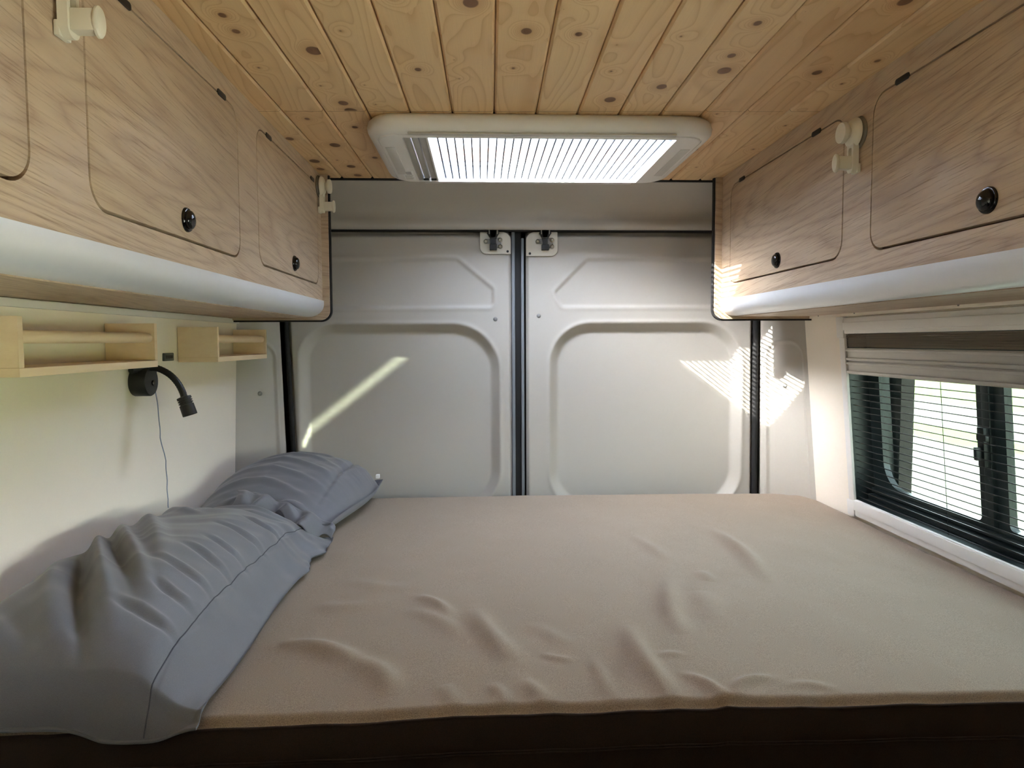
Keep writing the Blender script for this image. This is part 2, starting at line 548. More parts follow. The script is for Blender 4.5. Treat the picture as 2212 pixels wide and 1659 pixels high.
# ------------------------------------------------------------------ walls of the van
def slope_l(z): return -0.801 + (z - 0.896) * 0.0375
def slope_r(z): return 1.118 - (z - 0.824) * 0.0876
def walls():
    mb = MB()
    y1 = 2.272
    zs = [0.5, 0.9, 1.3, 1.9]
    def slab(f, sgn, ya, yb, z0, z1):
        v = [(f(z0), ya, z0), (f(z0), yb, z0), (f(z1), yb, z1), (f(z1), ya, z1)]
        w = [(p[0] + sgn * 0.02, p[1], p[2]) for p in v]
        mb.add(v + w, [(0, 1, 2, 3), (7, 6, 5, 4), (0, 4, 5, 1), (1, 5, 6, 2), (2, 6, 7, 3), (3, 7, 4, 0)])
    slab(slope_l, -1, -2.2, y1, 0.0, 1.85)
    o = mb.build('wall_left', M_wall); tag(o, 'plain cream side wall panel behind the pillows', None, None, 'structure')
    mb = MB()
    wy0, wy1, wz0, wz1 = 0.90, 1.99, 0.84, 1.38
    slab(slope_r, 1, wy1, 2.255, 0.0, 1.85)
    slab(slope_r, 1, 0.25, wy0, 0.0, 1.85)
    slab(slope_r, 1, -0.70, 0.25, 1.20, 1.85)  # unseen opening left below, added to brighten ceiling and left cabinet
    slab(slope_r, 1, -2.2, -0.70, 0.0, 1.85)
    slab(slope_r, 1, wy0, wy1, 0.0, wz0)
    slab(slope_r, 1, wy0, wy1, wz1, 1.85)
    o = mb.build('wall_right', M_wall); tag(o, 'cream side wall panel around the window', None, None, 'structure')
    # outer body shell : lets daylight in by windows and an unseen, added opening
    mb = MB()
    mb.box((-1.12, -2.25, -0.1), (-1.06, 2.62, 1.9))
    for a, b in (((-2.25, 0.0), (-0.70, 1.9)), ((-0.70, 1.20), (0.25, 1.9)), ((0.25, 0.0), (0.93, 1.9)), ((1.97, 0.0), (2.62, 1.9)), ((0.93, 0.0), (1.97, 0.86)), ((0.93, 1.355), (1.97, 1.9))):
        mb.box((1.225, a[0], a[1]), (1.265, b[0], b[1]))
    mb.box((-1.12, 2.56, -0.1), (1.265, 2.62, 1.9))
    o = mb.build('wall_outer', M_dark); tag(o, 'outer body shell', None, None, 'structure')
    mb = MB().box((-1.1, -2.3, -0.1), (1.25, -2.24, 1.9))
    o = mb.build('wall_front', M_dark); tag(o, 'dark wall at the front end of the living space', None, None, 'structure')
    mb = MB().box((-1.1, -2.25, -0.1), (1.25, 2.6, -0.05))
    o = mb.build('floor.001', M_dark); tag(o, 'dark van floor', None, None, 'structure')
walls()
mb = MB().box((-0.79, 0.40, -0.05), (1.10, 0.47, 0.985), 0, 0.004)  # added out of view to keep low light off mattress and pillow ends
tag(mb.build('shade_partition', M_dark), 'unseen low partition added to shade the mattress front and pillow end', None, None, 'structure')

# ------------------------------------------------------------------ rear doors, header, pillars
def sd_rr(X, Z, x0, x1, z0, z1, r):
    cx, cz = (x0 + x1) / 2, (z0 + z1) / 2
    qx = np.abs(X - cx) - (x1 - x0) / 2 + r
    qz = np.abs(Z - cz) - (z1 - z0) / 2 + r
    return np.minimum(np.maximum(qx, qz), 0) + np.hypot(np.maximum(qx, 0), np.maximum(qz, 0)) - r

def sd_poly(X, Z, pts):
    d = np.full(X.shape, 1e9); inside = np.zeros(X.shape, bool)
    n = len(pts)
    for i in range(n):
        ax, az = pts[i]; bx, bz = pts[(i + 1) % n]
        ex, ez = bx - ax, bz - az
        t = np.clip(((X - ax) * ex + (Z - az) * ez) / (ex * ex + ez * ez), 0, 1)
        d = np.minimum(d, np.hypot(X - ax - t * ex, Z - az - t * ez))
        c = ((az > Z) != (bz > Z)) & (X < (bx - ax) * (Z - az) / (bz - az + 1e-12) + ax)
        inside ^= c
    return np.where(inside, -d, d)

def door(name, label, x0, x1, x0b, mirror):
    """x0..x1 outline in world x; shapes given for the right hand door"""
    DY = 2.40
    nx, nz = 210, 300
    z0, z1 = 0.55, 1.702
    U, V = np.meshgrid(np.linspace(0, 1, nx), np.linspace(0, 1, nz))
    Z = z0 + (z1 - z0) * V
    if mirror:      # left door : free edge leans with the seal
        xl = -0.642 - (Z - 0.94) * 0.03
        X = xl + (x1 - xl) * U
        big = np.minimum(sd_rr(X, Z, -0.612, 0.054, 0.73, 1.378, 0.155), 9)
        big = np.where((X < -0.35), sd_rr(X, Z, -0.612, 0.054, 0.60, 1.378, 0.115), big)
        big = np.where((X < -0.35) & (Z < 1.2), -(X + 0.612), big)
        tr = sd_poly(X, Z, [(-0.90, 1.593), (-0.085, 1.593), (0.028, 1.500), (0.028, 1.462), (-0.90, 1.458)])
    else:
        xr = 0.953 + (1.4 - Z) * 0.012
        X = x0 + (xr - x0) * U
        big = sd_rr(X, Z, 0.248, 0.905, 0.735, 1.380, 0.135)
        tr = sd_poly(X, Z, [(1.3, 1.595), (0.375, 1.595), (0.272, 1.492), (0.290, 1.462), (1.3, 1.461)])
    dep = 0.030 * (1 - sstep(-0.024, 0.014, big))
    lip = 0.003 * np.exp(-((big - 0.012) / 0.008) ** 2)
    dep = dep - lip
    dep = dep + 0.006 * (1 - sstep(-0.005, 0.007, tr - 0.012)) - 0.002 * np.exp(-((tr - 0.022) / 0.006) ** 2)
    # edges roll back towards the door gap
    e = np.minimum(X - X[:, :1], X[:, -1:] - X)
    dep = dep + 0.012 * (1 - sstep(0.0, 0.010, e)) + 0.02 * (1 - sstep(0.0, 0.02, z1 - Z))
    o = grid_mesh(name, X, DY + dep, Z, M_beige, None, True)
    o['kind'] = 'structure'; o['label'] = label
    return o
d1 = door('door_1', 'left rear van door with beige moulded panel', -0.65, 0.106, 0, True)
d2 = door('door_2', 'right rear van door with beige moulded panel', 0.156, 0.955, 0, False)

def rivet(parent, x, z, y=2.396):
    MB().lathe([(0.0075, 0.004), (0.0072, -0.001), (0.005, -0.0035), (0.001, -0.0045)], (x, y + 0.004, z), (0, 1, 0), 0, 20).build('panel_plug', M_grey, parent)
rivet(d1, 0.05, 1.404); rivet(d2, 0.20, 1.415)

def latch(parent, xa, xb, zb, s, xc):
    """cream steel plate with black latch, bolts and wire hoop; s=+1 inner edge on the right"""
    y = 2.392
    top = 1.700
    ol = rrect(xa, xb, zb, top, (0.022 if s > 0 else 0.002, 0.002 if s > 0 else 0.022, 0.03 if s > 0 else 0.004, 0.004 if s > 0 else 0.03), 8)
    vs, fs = solid(ol, 0.006, 0.001)
    p = MB().add([(v[0], y + 0.006 - v[2], v[1]) for v in vs], fs).build('latch_plate', M_plate, parent)
    b = MB()
    b.box((xc - 0.011, y - 0.012, 1.706), (xc + 0.011, y + 0.002, 1.676), 0, 0.002)
    vs, fs = solid([(xc - 0.021, 1.694), (xc - 0.012, 1.680), (xc + 0.012, 1.680), (xc + 0.021, 1.694), (xc + 0.016, 1.706), (xc - 0.016, 1.706)], 0.012, 0.001)
    b.add([(v[0], y - v[2], v[1]) for v in vs], fs)
    b.box((xc - 0.0085, y - 0.010, 1.682), (xc + 0.0085, y + 0.002, 1.650), 0, 0.001)
    b.box((xc - 0.0125, y - 0.014, 1.657), (xc + 0.0125, y + 0.002, 1.637), 0, 0.002)
    b.build('latch', M_black, p)
    MB().box((xc - 0.028, y - 0.003, 1.676), (xc - 0.008, y + 0.001, 1.660), 0, 0.001).box((xc + 0.008, y - 0.003, 1.680), (xc + 0.027, y + 0.001, 1.645), 0, 0.001).build('latch_bracket', M_grey, p)
    for (bx, bz) in ((xc - 0.025, 1.667), (xc + 0.024, 1.672), (xc + 0.024, 1.650)):
        MB().lathe([(0.0078, 0.001), (0.0078, -0.004), (0.0045, -0.0065), (0.001, -0.005)], (bx, y, bz), (0, 1, 0), 0, 16).build('bolt', M_steel, p)
    for dx in (-0.014, 0.014):
        MB().tube([(xc + dx, y + 0.01, 1.716), (xc + dx, y - 0.015, 1.712), (xc + dx * 0.98, y - 0.018, 1.702), (xc + dx * 0.95, y - 0.016, 1.690)], 0.0021, 0, 8).build('striker_wire', M_steel, p)
    hx = xb - 0.011 if s > 0 else xa + 0.013
    MB().lathe([(0.0042, 0.0005), (0.0042, -0.0006)], (hx, y - 0.0002, zb + 0.008), (0, 1, 0), 0, 16).build('hole', M_black, p)
latch(d1, -0.001, 0.104, 1.626, 1, 0.044)
latch(d2, 0.156, 0.264, 1.619, -1, 0.221)

def seals():
    mb = MB()
    mb.box((0.117, 2.405, 0.55), (0.140, 2.44, 1.705), 0, 0.003)
    c = mb.build('trim_1', M_seal); tag(c, 'black rubber seal between the two rear doors', None, None, 'structure')
    mb = MB().box((0.107, 2.400, 0.55), (0.118, 2.43, 1.705), 0, 0.003)
    tag(mb.build('trim_2', M_strip), 'grey edge strip on the left rear door', None, None, 'structure')
    mb = MB().box((0.139, 2.396, 0.55), (0.149, 2.43, 1.680), 0, 0.003)
    tag(mb.build('trim_3', M_strip), 'grey edge strip on the right rear door', None, None, 'structure')
    # top seal
    mb = MB().tube([(-0.86, 2.392, 1.708), (1.16, 2.392, 1.708)], 0.0085, 0, 12)
    tag(mb.build('trim_4', M_seal), 'black rubber seal above the rear doors', None, None, 'structure')
    # side seals
    mb = MB()
    mb.tube([(-0.667 + 0.03 * 0.0, 2.392, 1.72), (-0.659, 2.392, 1.40), (-0.650, 2.392, 1.15), (-0.643, 2.392, 0.93), (-0.638, 2.392, 0.6)], 0.0075, 0, 12)
    tag(mb.build('trim_5', M_seal), 'black rubber seal beside the left rear door', None, None, 'structure')
    mb = MB()
    n = 90
    pts = [(0.958 + 0.004 * (1.4 - z) / 0.5, 2.392, z) for z in np.linspace(1.72, 0.6, n)]
    mb.tube(pts, [0.0095 + (0.0010 if i % 2 else 0) for i in range(n)], 0, 12)
    tag(mb.build('trim_6', M_seal), 'black ribbed rubber seal beside the right rear door', None, None, 'structure')
seals()

def header():
    prof = [(2.252, 1.850), (2.258, 1.840), (2.300, 1.815), (2.333, 1.790), (2.350, 1.765), (2.352, 1.745), (2.347, 1.728), (2.346, 1.716), (2.352, 1.706), (2.368, 1.703), (2.42, 1.712)]
    # smooth the profile
    P = []
    for i in range(len(prof) - 1):
        for k in range(4):
            t = k / 4.0
            p0 = prof[max(i - 1, 0)]; p1 = prof[i]; p2 = prof[i + 1]; p3 = prof[min(i + 2, len(prof) - 1)]
            P.append(tuple(0.5 * ((2 * p1[j]) + (-p0[j] + p2[j]) * t + (2 * p0[j] - 5 * p1[j] + 4 * p2[j] - p3[j]) * t * t + (-p0[j] + 3 * p1[j] - 3 * p2[j] + p3[j]) * t ** 3) for j in (0, 1)))
    P.append(prof[-1])
    X = np.linspace(-1.0, 1.22, 60)
    XX, _ = np.meshgrid(X, np.arange(len(P)))
    YY = np.array([[p[0]] * 60 for p in P]); ZZ = np.array([[p[1]] * 60 for p in P])
    o = grid_mesh('trim_7', XX, YY, ZZ, M_beige)
    tag(o, 'moulded beige header above the rear doors', None, None, 'structure')
    o = MB().box((-0.47, 2.243, 1.838), (0.762, 2.254, 1.852)).build('trim_8', M_seal)
    tag(o, 'black line where the ceiling ends above the rear doors', None, None, 'structure')
header()

def pillar(name, label, A, B, flip):
    """A at the door seal, B at the side wall; moulded panel with a recessed field"""
    nx, nz = 90, 260
    U, V = np.meshgrid(np.linspace(0, 1, nx), np.linspace(0, 1, nz))
    Z = 0.55 + 1.28 * V
    lean = (A[2] - 0.0)
    ax = A[0] + A[2] * (Z - 1.15); bx = B[0] + B[2] * (Z - 1.15)
    X = ax + (bx - ax) * U
    Y = A[1] + (B[1] - A[1]) * U
    L = math.hypot(B[0] - A[0], B[1] - A[1])
    S = U * L
    n = Vector((-(B[1] - A[1]), (B[0] - A[0]))).normalized()
    if n.y < 0: n = -n            # away from the camera
    sd = sd_rr(S, Z, 0.040, L + (0.2 if not flip else -0.035), 0.3, 1.318, 0.045)
    dep = 0.006 * (1 - sstep(-0.004, 0.006, sd)) - 0.0025 * np.exp(-((sd - 0.007) / 0.004) ** 2)
    dep = dep + 0.02 * (1 - sstep(0, 0.014, S))
    X = X + n.x * dep; Y = Y + n.y * dep
    o = grid_mesh(name, X, Y, Z, M_beige)
    tag(o, label, None, None, 'structure')
    return o
pl = pillar('trim_9', 'beige moulded corner pillar between left wall and rear door', (-0.664, 2.395, -0.03), (-0.800, 2.262, 0.0375), False)
pr = pillar('trim_10', 'sunlit beige corner pillar between window wall and rear door', (0.968, 2.395, -0.008), (1.100, 2.245, -0.088), True)
MB().lathe([(0.0075, 0.003), (0.0072, -0.002), (0.005, -0.0045), (0.001, -0.0055)], (-0.734, 2.333, 1.158), (-0.7, 0.72, 0), 0, 20).build('panel_plug', M_grey, pl)
MB().lathe([(0.0075, 0.003), (0.0072, -0.002), (0.005, -0.0045), (0.001, -0.0055)], (1.037, 2.324, 1.172), (0.7, 0.72, 0), 0, 20).build('panel_plug', M_grey, pr)

# small rails under the cabinets
o = MB().box((slope_l(1.40) + 0.001, -0.3, 1.388), (slope_l(1.40) + 0.012, 2.262, 1.402), 0, 0.001).build('trim_11', M_white)
tag(o, 'thin white rail along the top of the left wall', None, None, 'structure')
o = MB().box((slope_r(1.405) - 0.010, -0.3, 1.396), (slope_r(1.405) - 0.001, 2.24, 1.412), 0, 0.001).build('trim_12', M_wall)
tag(o, 'cream rail under the right cabinet with small screws', None, None, 'structure')
for y in (1.93, 2.14, 1.5):
    MB().lathe([(0.003, 0.001), (0.003, -0.0012), (0.001, -0.0008)], (slope_r(1.405) - 0.010, y, 1.404), (1, 0, 0), 0, 12).build('screw', M_grey, o)

# ------------------------------------------------------------------ overhead cabinets
def cabinet(side, label, doors, hinges, knobs):
    s = 1 if side == 'left' else -1         # +1 : aisle is towards +x
    fx = -0.492 if side == 'left' else 0.768
    wx = -0.80 if side == 'left' else 1.085
    Y0, Y1 = -0.35, 2.20
    zb, zt = 1.455, CZ - 0.0005
    root = empty('overhead_cabinet', (fx, 1.0, 1.40), label, 'cabinet')
    T = 0.015
    def put(vs, thick0=0.0):     # plane (y, z, depth) -> world with depth away from the aisle
        return [(fx - s * (T - v[2]) , v[0], v[1]) for v in vs]
    holes = [rrect(a - 0.0048, b + 0.0030, c - 0.0048, d + 0.0030, 0.041, 10) for (a, b, c, d) in doors]
    vs, fs = plate([(Y0, zb), (Y1, zb), (Y1, zt), (Y0, zt)], holes, T)
    MB().add(put(vs), fs).build('face_panel', M_lam, root)
    MB().box((fx - s * (T + 0.004), Y0, zb), (fx - s * (T + 0.0005), Y1, zt)).build('inner_frame', M_edge, root)
    for i, (a, b, c, d) in enumerate(doors):
        vs, fs = solid(rrect(a, b, c, d, 0.0365, 10), T, 0.0008)
        dr = MB().add(put(vs), fs).build('door', M_lam, root)
        for h in hinges:
            if a < h < b:
                vs, fs = solid(rrect(h - 0.021, h + 0.021, d - 0.003, d + 0.0085, 0.005, 5), 0.003, 0.0008)
                MB().add([(fx - s * 0.001 + s * v[2], v[0], v[1]) for v in vs], fs).build('hinge', M_black, dr)
        for (ky, kz) in knobs:
            if a < ky < b:
                k = MB()
                k.lathe([(0.0205, -0.001), (0.0205, 0.002), (0.019, 0.004), (0.0165, 0.0042), (0.0158, 0.0044), (0.0158, 0.0070), (0.0145, 0.0095), (0.0105, 0.0118), (0.004, 0.0130), (0.001, 0.0132)], (fx, ky, kz), (s, 0, 0), 0, 36)
                k.build('knob', M_gloss, dr)
    # aluminium profile : drops from the face and rolls under
    ap = []
    for k in range(3): ap.append((fx + s * 0.004, zb + 0.001 - 0.004 * k))
    R1, R2 = 0.047, 0.046
    for k in range(0, 15):
        a = math.radians(90.0 * k / 14)
        ap.append((fx + s * 0.004 - s * R1 * (1 - math.cos(a)), zb - 0.009 - (R2 - 0.006) * math.sin(a)))
    ap.append((ap[-1][0] - s * 0.008, ap[-1][1]))
    ap.append((ap[-1][0], zb - 0.02))
    ap.append((fx - s * 0.012, zb - 0.002))
    n = len(ap)
    vs = [(p[0], Y0, p[1]) for p in ap] + [(p[0], Y1, p[1]) for p in ap]
    fs = [(k, (k + 1) % n, n + (k + 1) % n, n + k) for k in range(n)]
    MB().add(vs, fs, 0, True).build('aluminium_profile', M_alu, root)
    MB().box((fx - s * 0.048, Y0, 1.404), (wx, Y1, 1.414)).build('bottom_panel', M_lamx, root)
    # board end at the rear with rounded lower corner
    xo = fx + s * 0.021
    r = 0.030
    xa, xb = (wx, xo) if s > 0 else (xo, wx)
    rr = (0.0, r, 0, 0) if s > 0 else (r, 0.0, 0, 0)
    vs, fs = solid(rrect(xa, xb, 1.396, zt, rr, 8), 0.018, 0.0)
    MB().add([(v[0], Y1 + v[2], v[1]) for v in vs], fs).build('end_panel', M_lame, root)
    # black edge trim running round the end board
    path = [(xo, zt), (xo, 1.396 + r)]
    for k in range(1, 9):
        a = math.radians(90 * k / 8)
        path.append((xo - s * r * (1 - math.cos(a)), 1.396 + r - r * math.sin(a)))
    path.append((wx, 1.396))
    mb = MB()
    w = 0.005
    vs, fs = [], []
    for i, p in enumerate(path):
        q0 = path[max(i - 1, 0)]; q1 = path[min(i + 1, len(path) - 1)]
        t = Vector((q1[0] - q0[0], q1[1] - q0[1])).normalized(); nn = Vector((-t.y, t.x)) * (s)
        if i == 0: nn = Vector((s, 0))
        o2 = (p[0] + nn.x * w, p[1] + nn.y * w)
        for yy in (Y1 + 0.008, Y1 + 0.022):
            vs += [(p[0], yy, p[1]), (o2[0], yy, o2[1])]
    for i in range(len(path) - 1):
        a, b = i * 4, (i + 1) * 4
        fs += [(a, b, b + 1, a + 1), (a + 2, a + 3, b + 3, b + 2), (a + 1, b + 1, b + 3, a + 3), (a, a + 2, b + 2, b)]
    mb.add(vs, fs).build('edge_trim', M_seal, root)
    return root

cabinet('left', 'pale wood overhead cabinet with three doors above the pillows and wall shelves',
        [(0.10, 0.795, 1.502, 1.795), (0.916, 1.462, 1.502, 1.797), (1.588, 2.150, 1.505, 1.803)],
        [1.014, 1.38, 1.675, 2.095, 0.2], [(1.203, 1.533), (1.878, 1.536), (0.3, 1.533)])
cabinet('right', 'pale wood overhead cabinet above the side window, with sunlight on its rear corner',
        [(0.78, 1.350, 1.504, 1.797), (1.462, 2.125, 1.505, 1.797), (0.10, 0.66, 1.502, 1.795)],
        [1.259, 1.583, 2.036, 0.9, 0.2], [(1.032, 1.537), (1.782, 1.534), (0.3, 1.533)])

# ------------------------------------------------------------------ suction hooks
def hook(x, y, z, s, label):
    root = empty('suction_hook', (x, y, z), label, 'hook')
    ax = (s, 0, 0)
    MB().lathe([(0.031, 0.0), (0.033, 0.002), (0.031, 0.006), (0.025, 0.008)], (x, y, z), ax, 0, 36).build('suction_cup', M_cup, root)
    MB().lathe([(0.026, 0.007), (0.030, 0.009), (0.030, 0.013), (0.027, 0.017), (0.020, 0.021), (0.012, 0.022)], (x, y, z), ax, 0, 36).build('base_disc', M_hook, root)
    MB().lathe([(0.011, 0.020), (0.012, 0.026), (0.0195, 0.029), (0.021, 0.031), (0.021, 0.037), (0.0200, 0.039), (0.001, 0.039)], (x, y, z), ax, 0, 36).build('locking_knob', M_hook, root)
    # arm hanging below
    ol = rrect(y - 0.0125, y + 0.0125, z - 0.080, z - 0.012, (0.012, 0.012, 0.002, 0.002), 8)
    vs, fs = plate(ol, [rrect(y - 0.006, y + 0.006, z - 0.048, z - 0.030, 0.004, 4)], 0.012)
    arm = MB().add([(x + s * (0.006 + v[2]), v[0], v[1]) for v in vs], fs)
    arm.box((x + s * 0.001, y - 0.0125, z - 0.080), (x + s * 0.008, y + 0.0125, z - 0.062), 0, 0.002)
    arm.build('arm', M_hook, root)
    pg = MB().box((x + s * 0.017, y - 0.0095, z - 0.073), (x + s * 0.045, y + 0.0095, z - 0.047), 0, 0.003)
    pg.build('peg', M_hook, root)
    MB().lathe([(0.016, 0.043), (0.0185, 0.045), (0.0185, 0.048), (0.016, 0.050)], (x, y, z - 0.060), ax, 0, 32, sx=0.62).build('end_cap', M_hook, root)
    return root
G = None
hook(-0.492, 0.860, 1.763, 1, 'ivory suction hook on left cabinet between two doors, nearest to the camera')
hook(-0.492, 2.168, 1.800, 1, 'small ivory suction hook at the rear end of the left cabinet')
hook(0.768, 1.402, 1.745, -1, 'ivory suction hook between the two doors of the right cabinet')

# ------------------------------------------------------------------ wall shelves
def shelf(ya, yb, label):
    zb = 1.277
    fxx = -0.681
    root = empty('wall_shelf', (slope_l(1.3), (ya + yb) / 2, zb), label, 'shelf', )
    w0 = slope_l(1.28) + 0.0005; w1 = slope_l(1.37) + 0.0005
    MB().box((w1 + 0.0005, ya, zb), (fxx, yb, zb + 0.0135), 0, 0.001).build('shelf_board', M_birch, root)
    for y in (ya, yb - 0.012):
        MB().box((w1 + 0.0005, y, zb + 0.0137), (fxx, y + 0.012, zb + 0.091), 0, 0.001).build('side_panel', M_birch, root)
    r = 0.0105
    x, z = fxx - 0.013, zb + 0.0605
    pts = [(x, ya + 0.0125 + 0.0, z)] + [(x, y, z) for y in np.linspace(ya + 0.015, yb - 0.016, 4)] + [(x, yb - 0.0125, z)]
    MB().tube(pts, [r * 0.8] + [r] * 4 + [r * 0.8], 0, 20).build('rail', M_birch, root)
    return root
shelf(1.056, 1.497, 'small pale wooden wall shelf with a rail, above the black reading lamp')
shelf(1.832, 2.246, 'small pale wooden wall shelf with a rail, nearest to the rear doors')

# socket
root = empty('power_socket', (slope_l(1.29), 1.78, 1.292), 'small dark grey socket on the wall between the two wooden shelves', 'socket')
vs, fs = solid(rrect(1.752, 1.806, 1.282, 1.302, 0.003, 4), 0.006, 0.001)
MB().add([(slope_l(1.29) - 0.001 + v[2], v[0], v[1]) for v in vs], fs).build('socket_face', plain('dark_grey_plastic', srgb(58, 66, 66), 0.35), root)
MB().box((slope_l(1.29) + 0.0045, 1.760, 1.288), (slope_l(1.29) + 0.0055, 1.798, 1.296)).build('socket_slot', M_black, root)

# reading lamp
def lamp():
    wx = slope_l(1.24)
    root = empty('reading_lamp', (wx, 1.62, 1.24), 'black gooseneck reading lamp on the wall under the nearer wooden shelf', 'lamp')
    c = (wx - 0.0005, 1.617, 1.240)
    MB().lathe([(0.033, 0.0), (0.034, 0.002), (0.034, 0.034), (0.032, 0.037), (0.001, 0.037)], c, (1, 0, 0), 0, 44).build('lamp_base', M_black, root)
    MB().lathe([(0.006, 0.036), (0.006, 0.040), (0.004, 0.041), (0.001, 0.041)], (c[0], 1.622, 1.236), (1, 0, 0), 0, 20).build('switch', M_gloss, root)
    ctl = [(wx + 0.012, 1.575, 1.266), (wx + 0.02, 1.60, 1.270), (-0.752, 1.615, 1.271), (-0.735, 1.62, 1.268), (-0.712, 1.62, 1.255), (-0.695, 1.62, 1.236), (-0.684, 1.62, 1.214), (-0.680, 1.62, 1.196)]
    pts = []
    for i in range(len(ctl) - 1):
        for k in range(8):
            t = k / 8.0
            p0 = Vector(ctl[max(i - 1, 0)]); p1 = Vector(ctl[i]); p2 = Vector(ctl[i + 1]); p3 = Vector(ctl[min(i + 2, len(ctl) - 1)])
            pts.append(0.5 * (2 * p1 + (p2 - p0) * t + (2 * p0 - 5 * p1 + 4 * p2 - p3) * t * t + (3 * p1 - p0 - 3 * p2 + p3) * t ** 3))
    pts.append(Vector(ctl[-1]))
    MB().tube(pts, [0.0072 + (0.0004 if i % 2 else 0) for i in range(len(pts))], 0, 16).build('gooseneck', M_black, root)
    hd = Vector((0.30, 0.0, -0.95)).normalized()
    o = Vector((-0.682, 1.62, 1.203))
    prof = [(0.006, -0.002), (0.0155, 0.0)]
    h = 0.003
    for k in range(3):
        prof += [(0.0158, h), (0.0158, h + 0.0025), (0.0135, h + 0.0025), (0.0135, h + 0.005)]
        h += 0.005
    prof += [(0.0158, h + 0.0005), (0.0162, 0.043), (0.0150, 0.044), (0.0145, 0.040), (0.001, 0.040)]
    MB().lathe(prof, o, hd, 0, 36).build('lamp_head', M_black, root)
    # small feed cable into the wall
    MB().tube([(-0.755, 1.642, 1.266), (-0.758, 1.648, 1.254), (-0.765, 1.655, 1.243), (wx + 0.012, 1.655, 1.237), (wx, 1.655, 1.237)], 0.0022, 0, 8).build('cable', M_black, root)
    MB().lathe([(0.006, 0.0), (0.006, 0.008), (0.004, 0.011), (0.001, 0.011)], (wx, 1.660, 1.238), (1, 0, 0), 0, 16).build('cable_clip', M_grey, root)
lamp()

cp = [(slope_l(1.26) + 0.022, 1.672, 1.262), (-0.772, 1.680, 1.21), (-0.771, 1.690, 1.15), (-0.773, 1.697, 1.10), (-0.770, 1.715, 1.04), (-0.772, 1.722, 0.99), (-0.770, 1.718, 0.95), (-0.765, 1.71, 0.92)]
pts = []
for i in range(len(cp) - 1):
    for k in range(6):
        t = k / 6.0
        a = Vector(cp[i]).lerp(Vector(cp[i + 1]), t); a.y += 0.0015 * math.sin((i * 6 + k) * 0.9)
        pts.append(a)
o = MB().tube(pts, 0.0012, 0, 6).build('hanging_cord', M_cord, None)
tag(o, 'thin grey blue cord hanging down the wall from the reading lamp', 'cord')

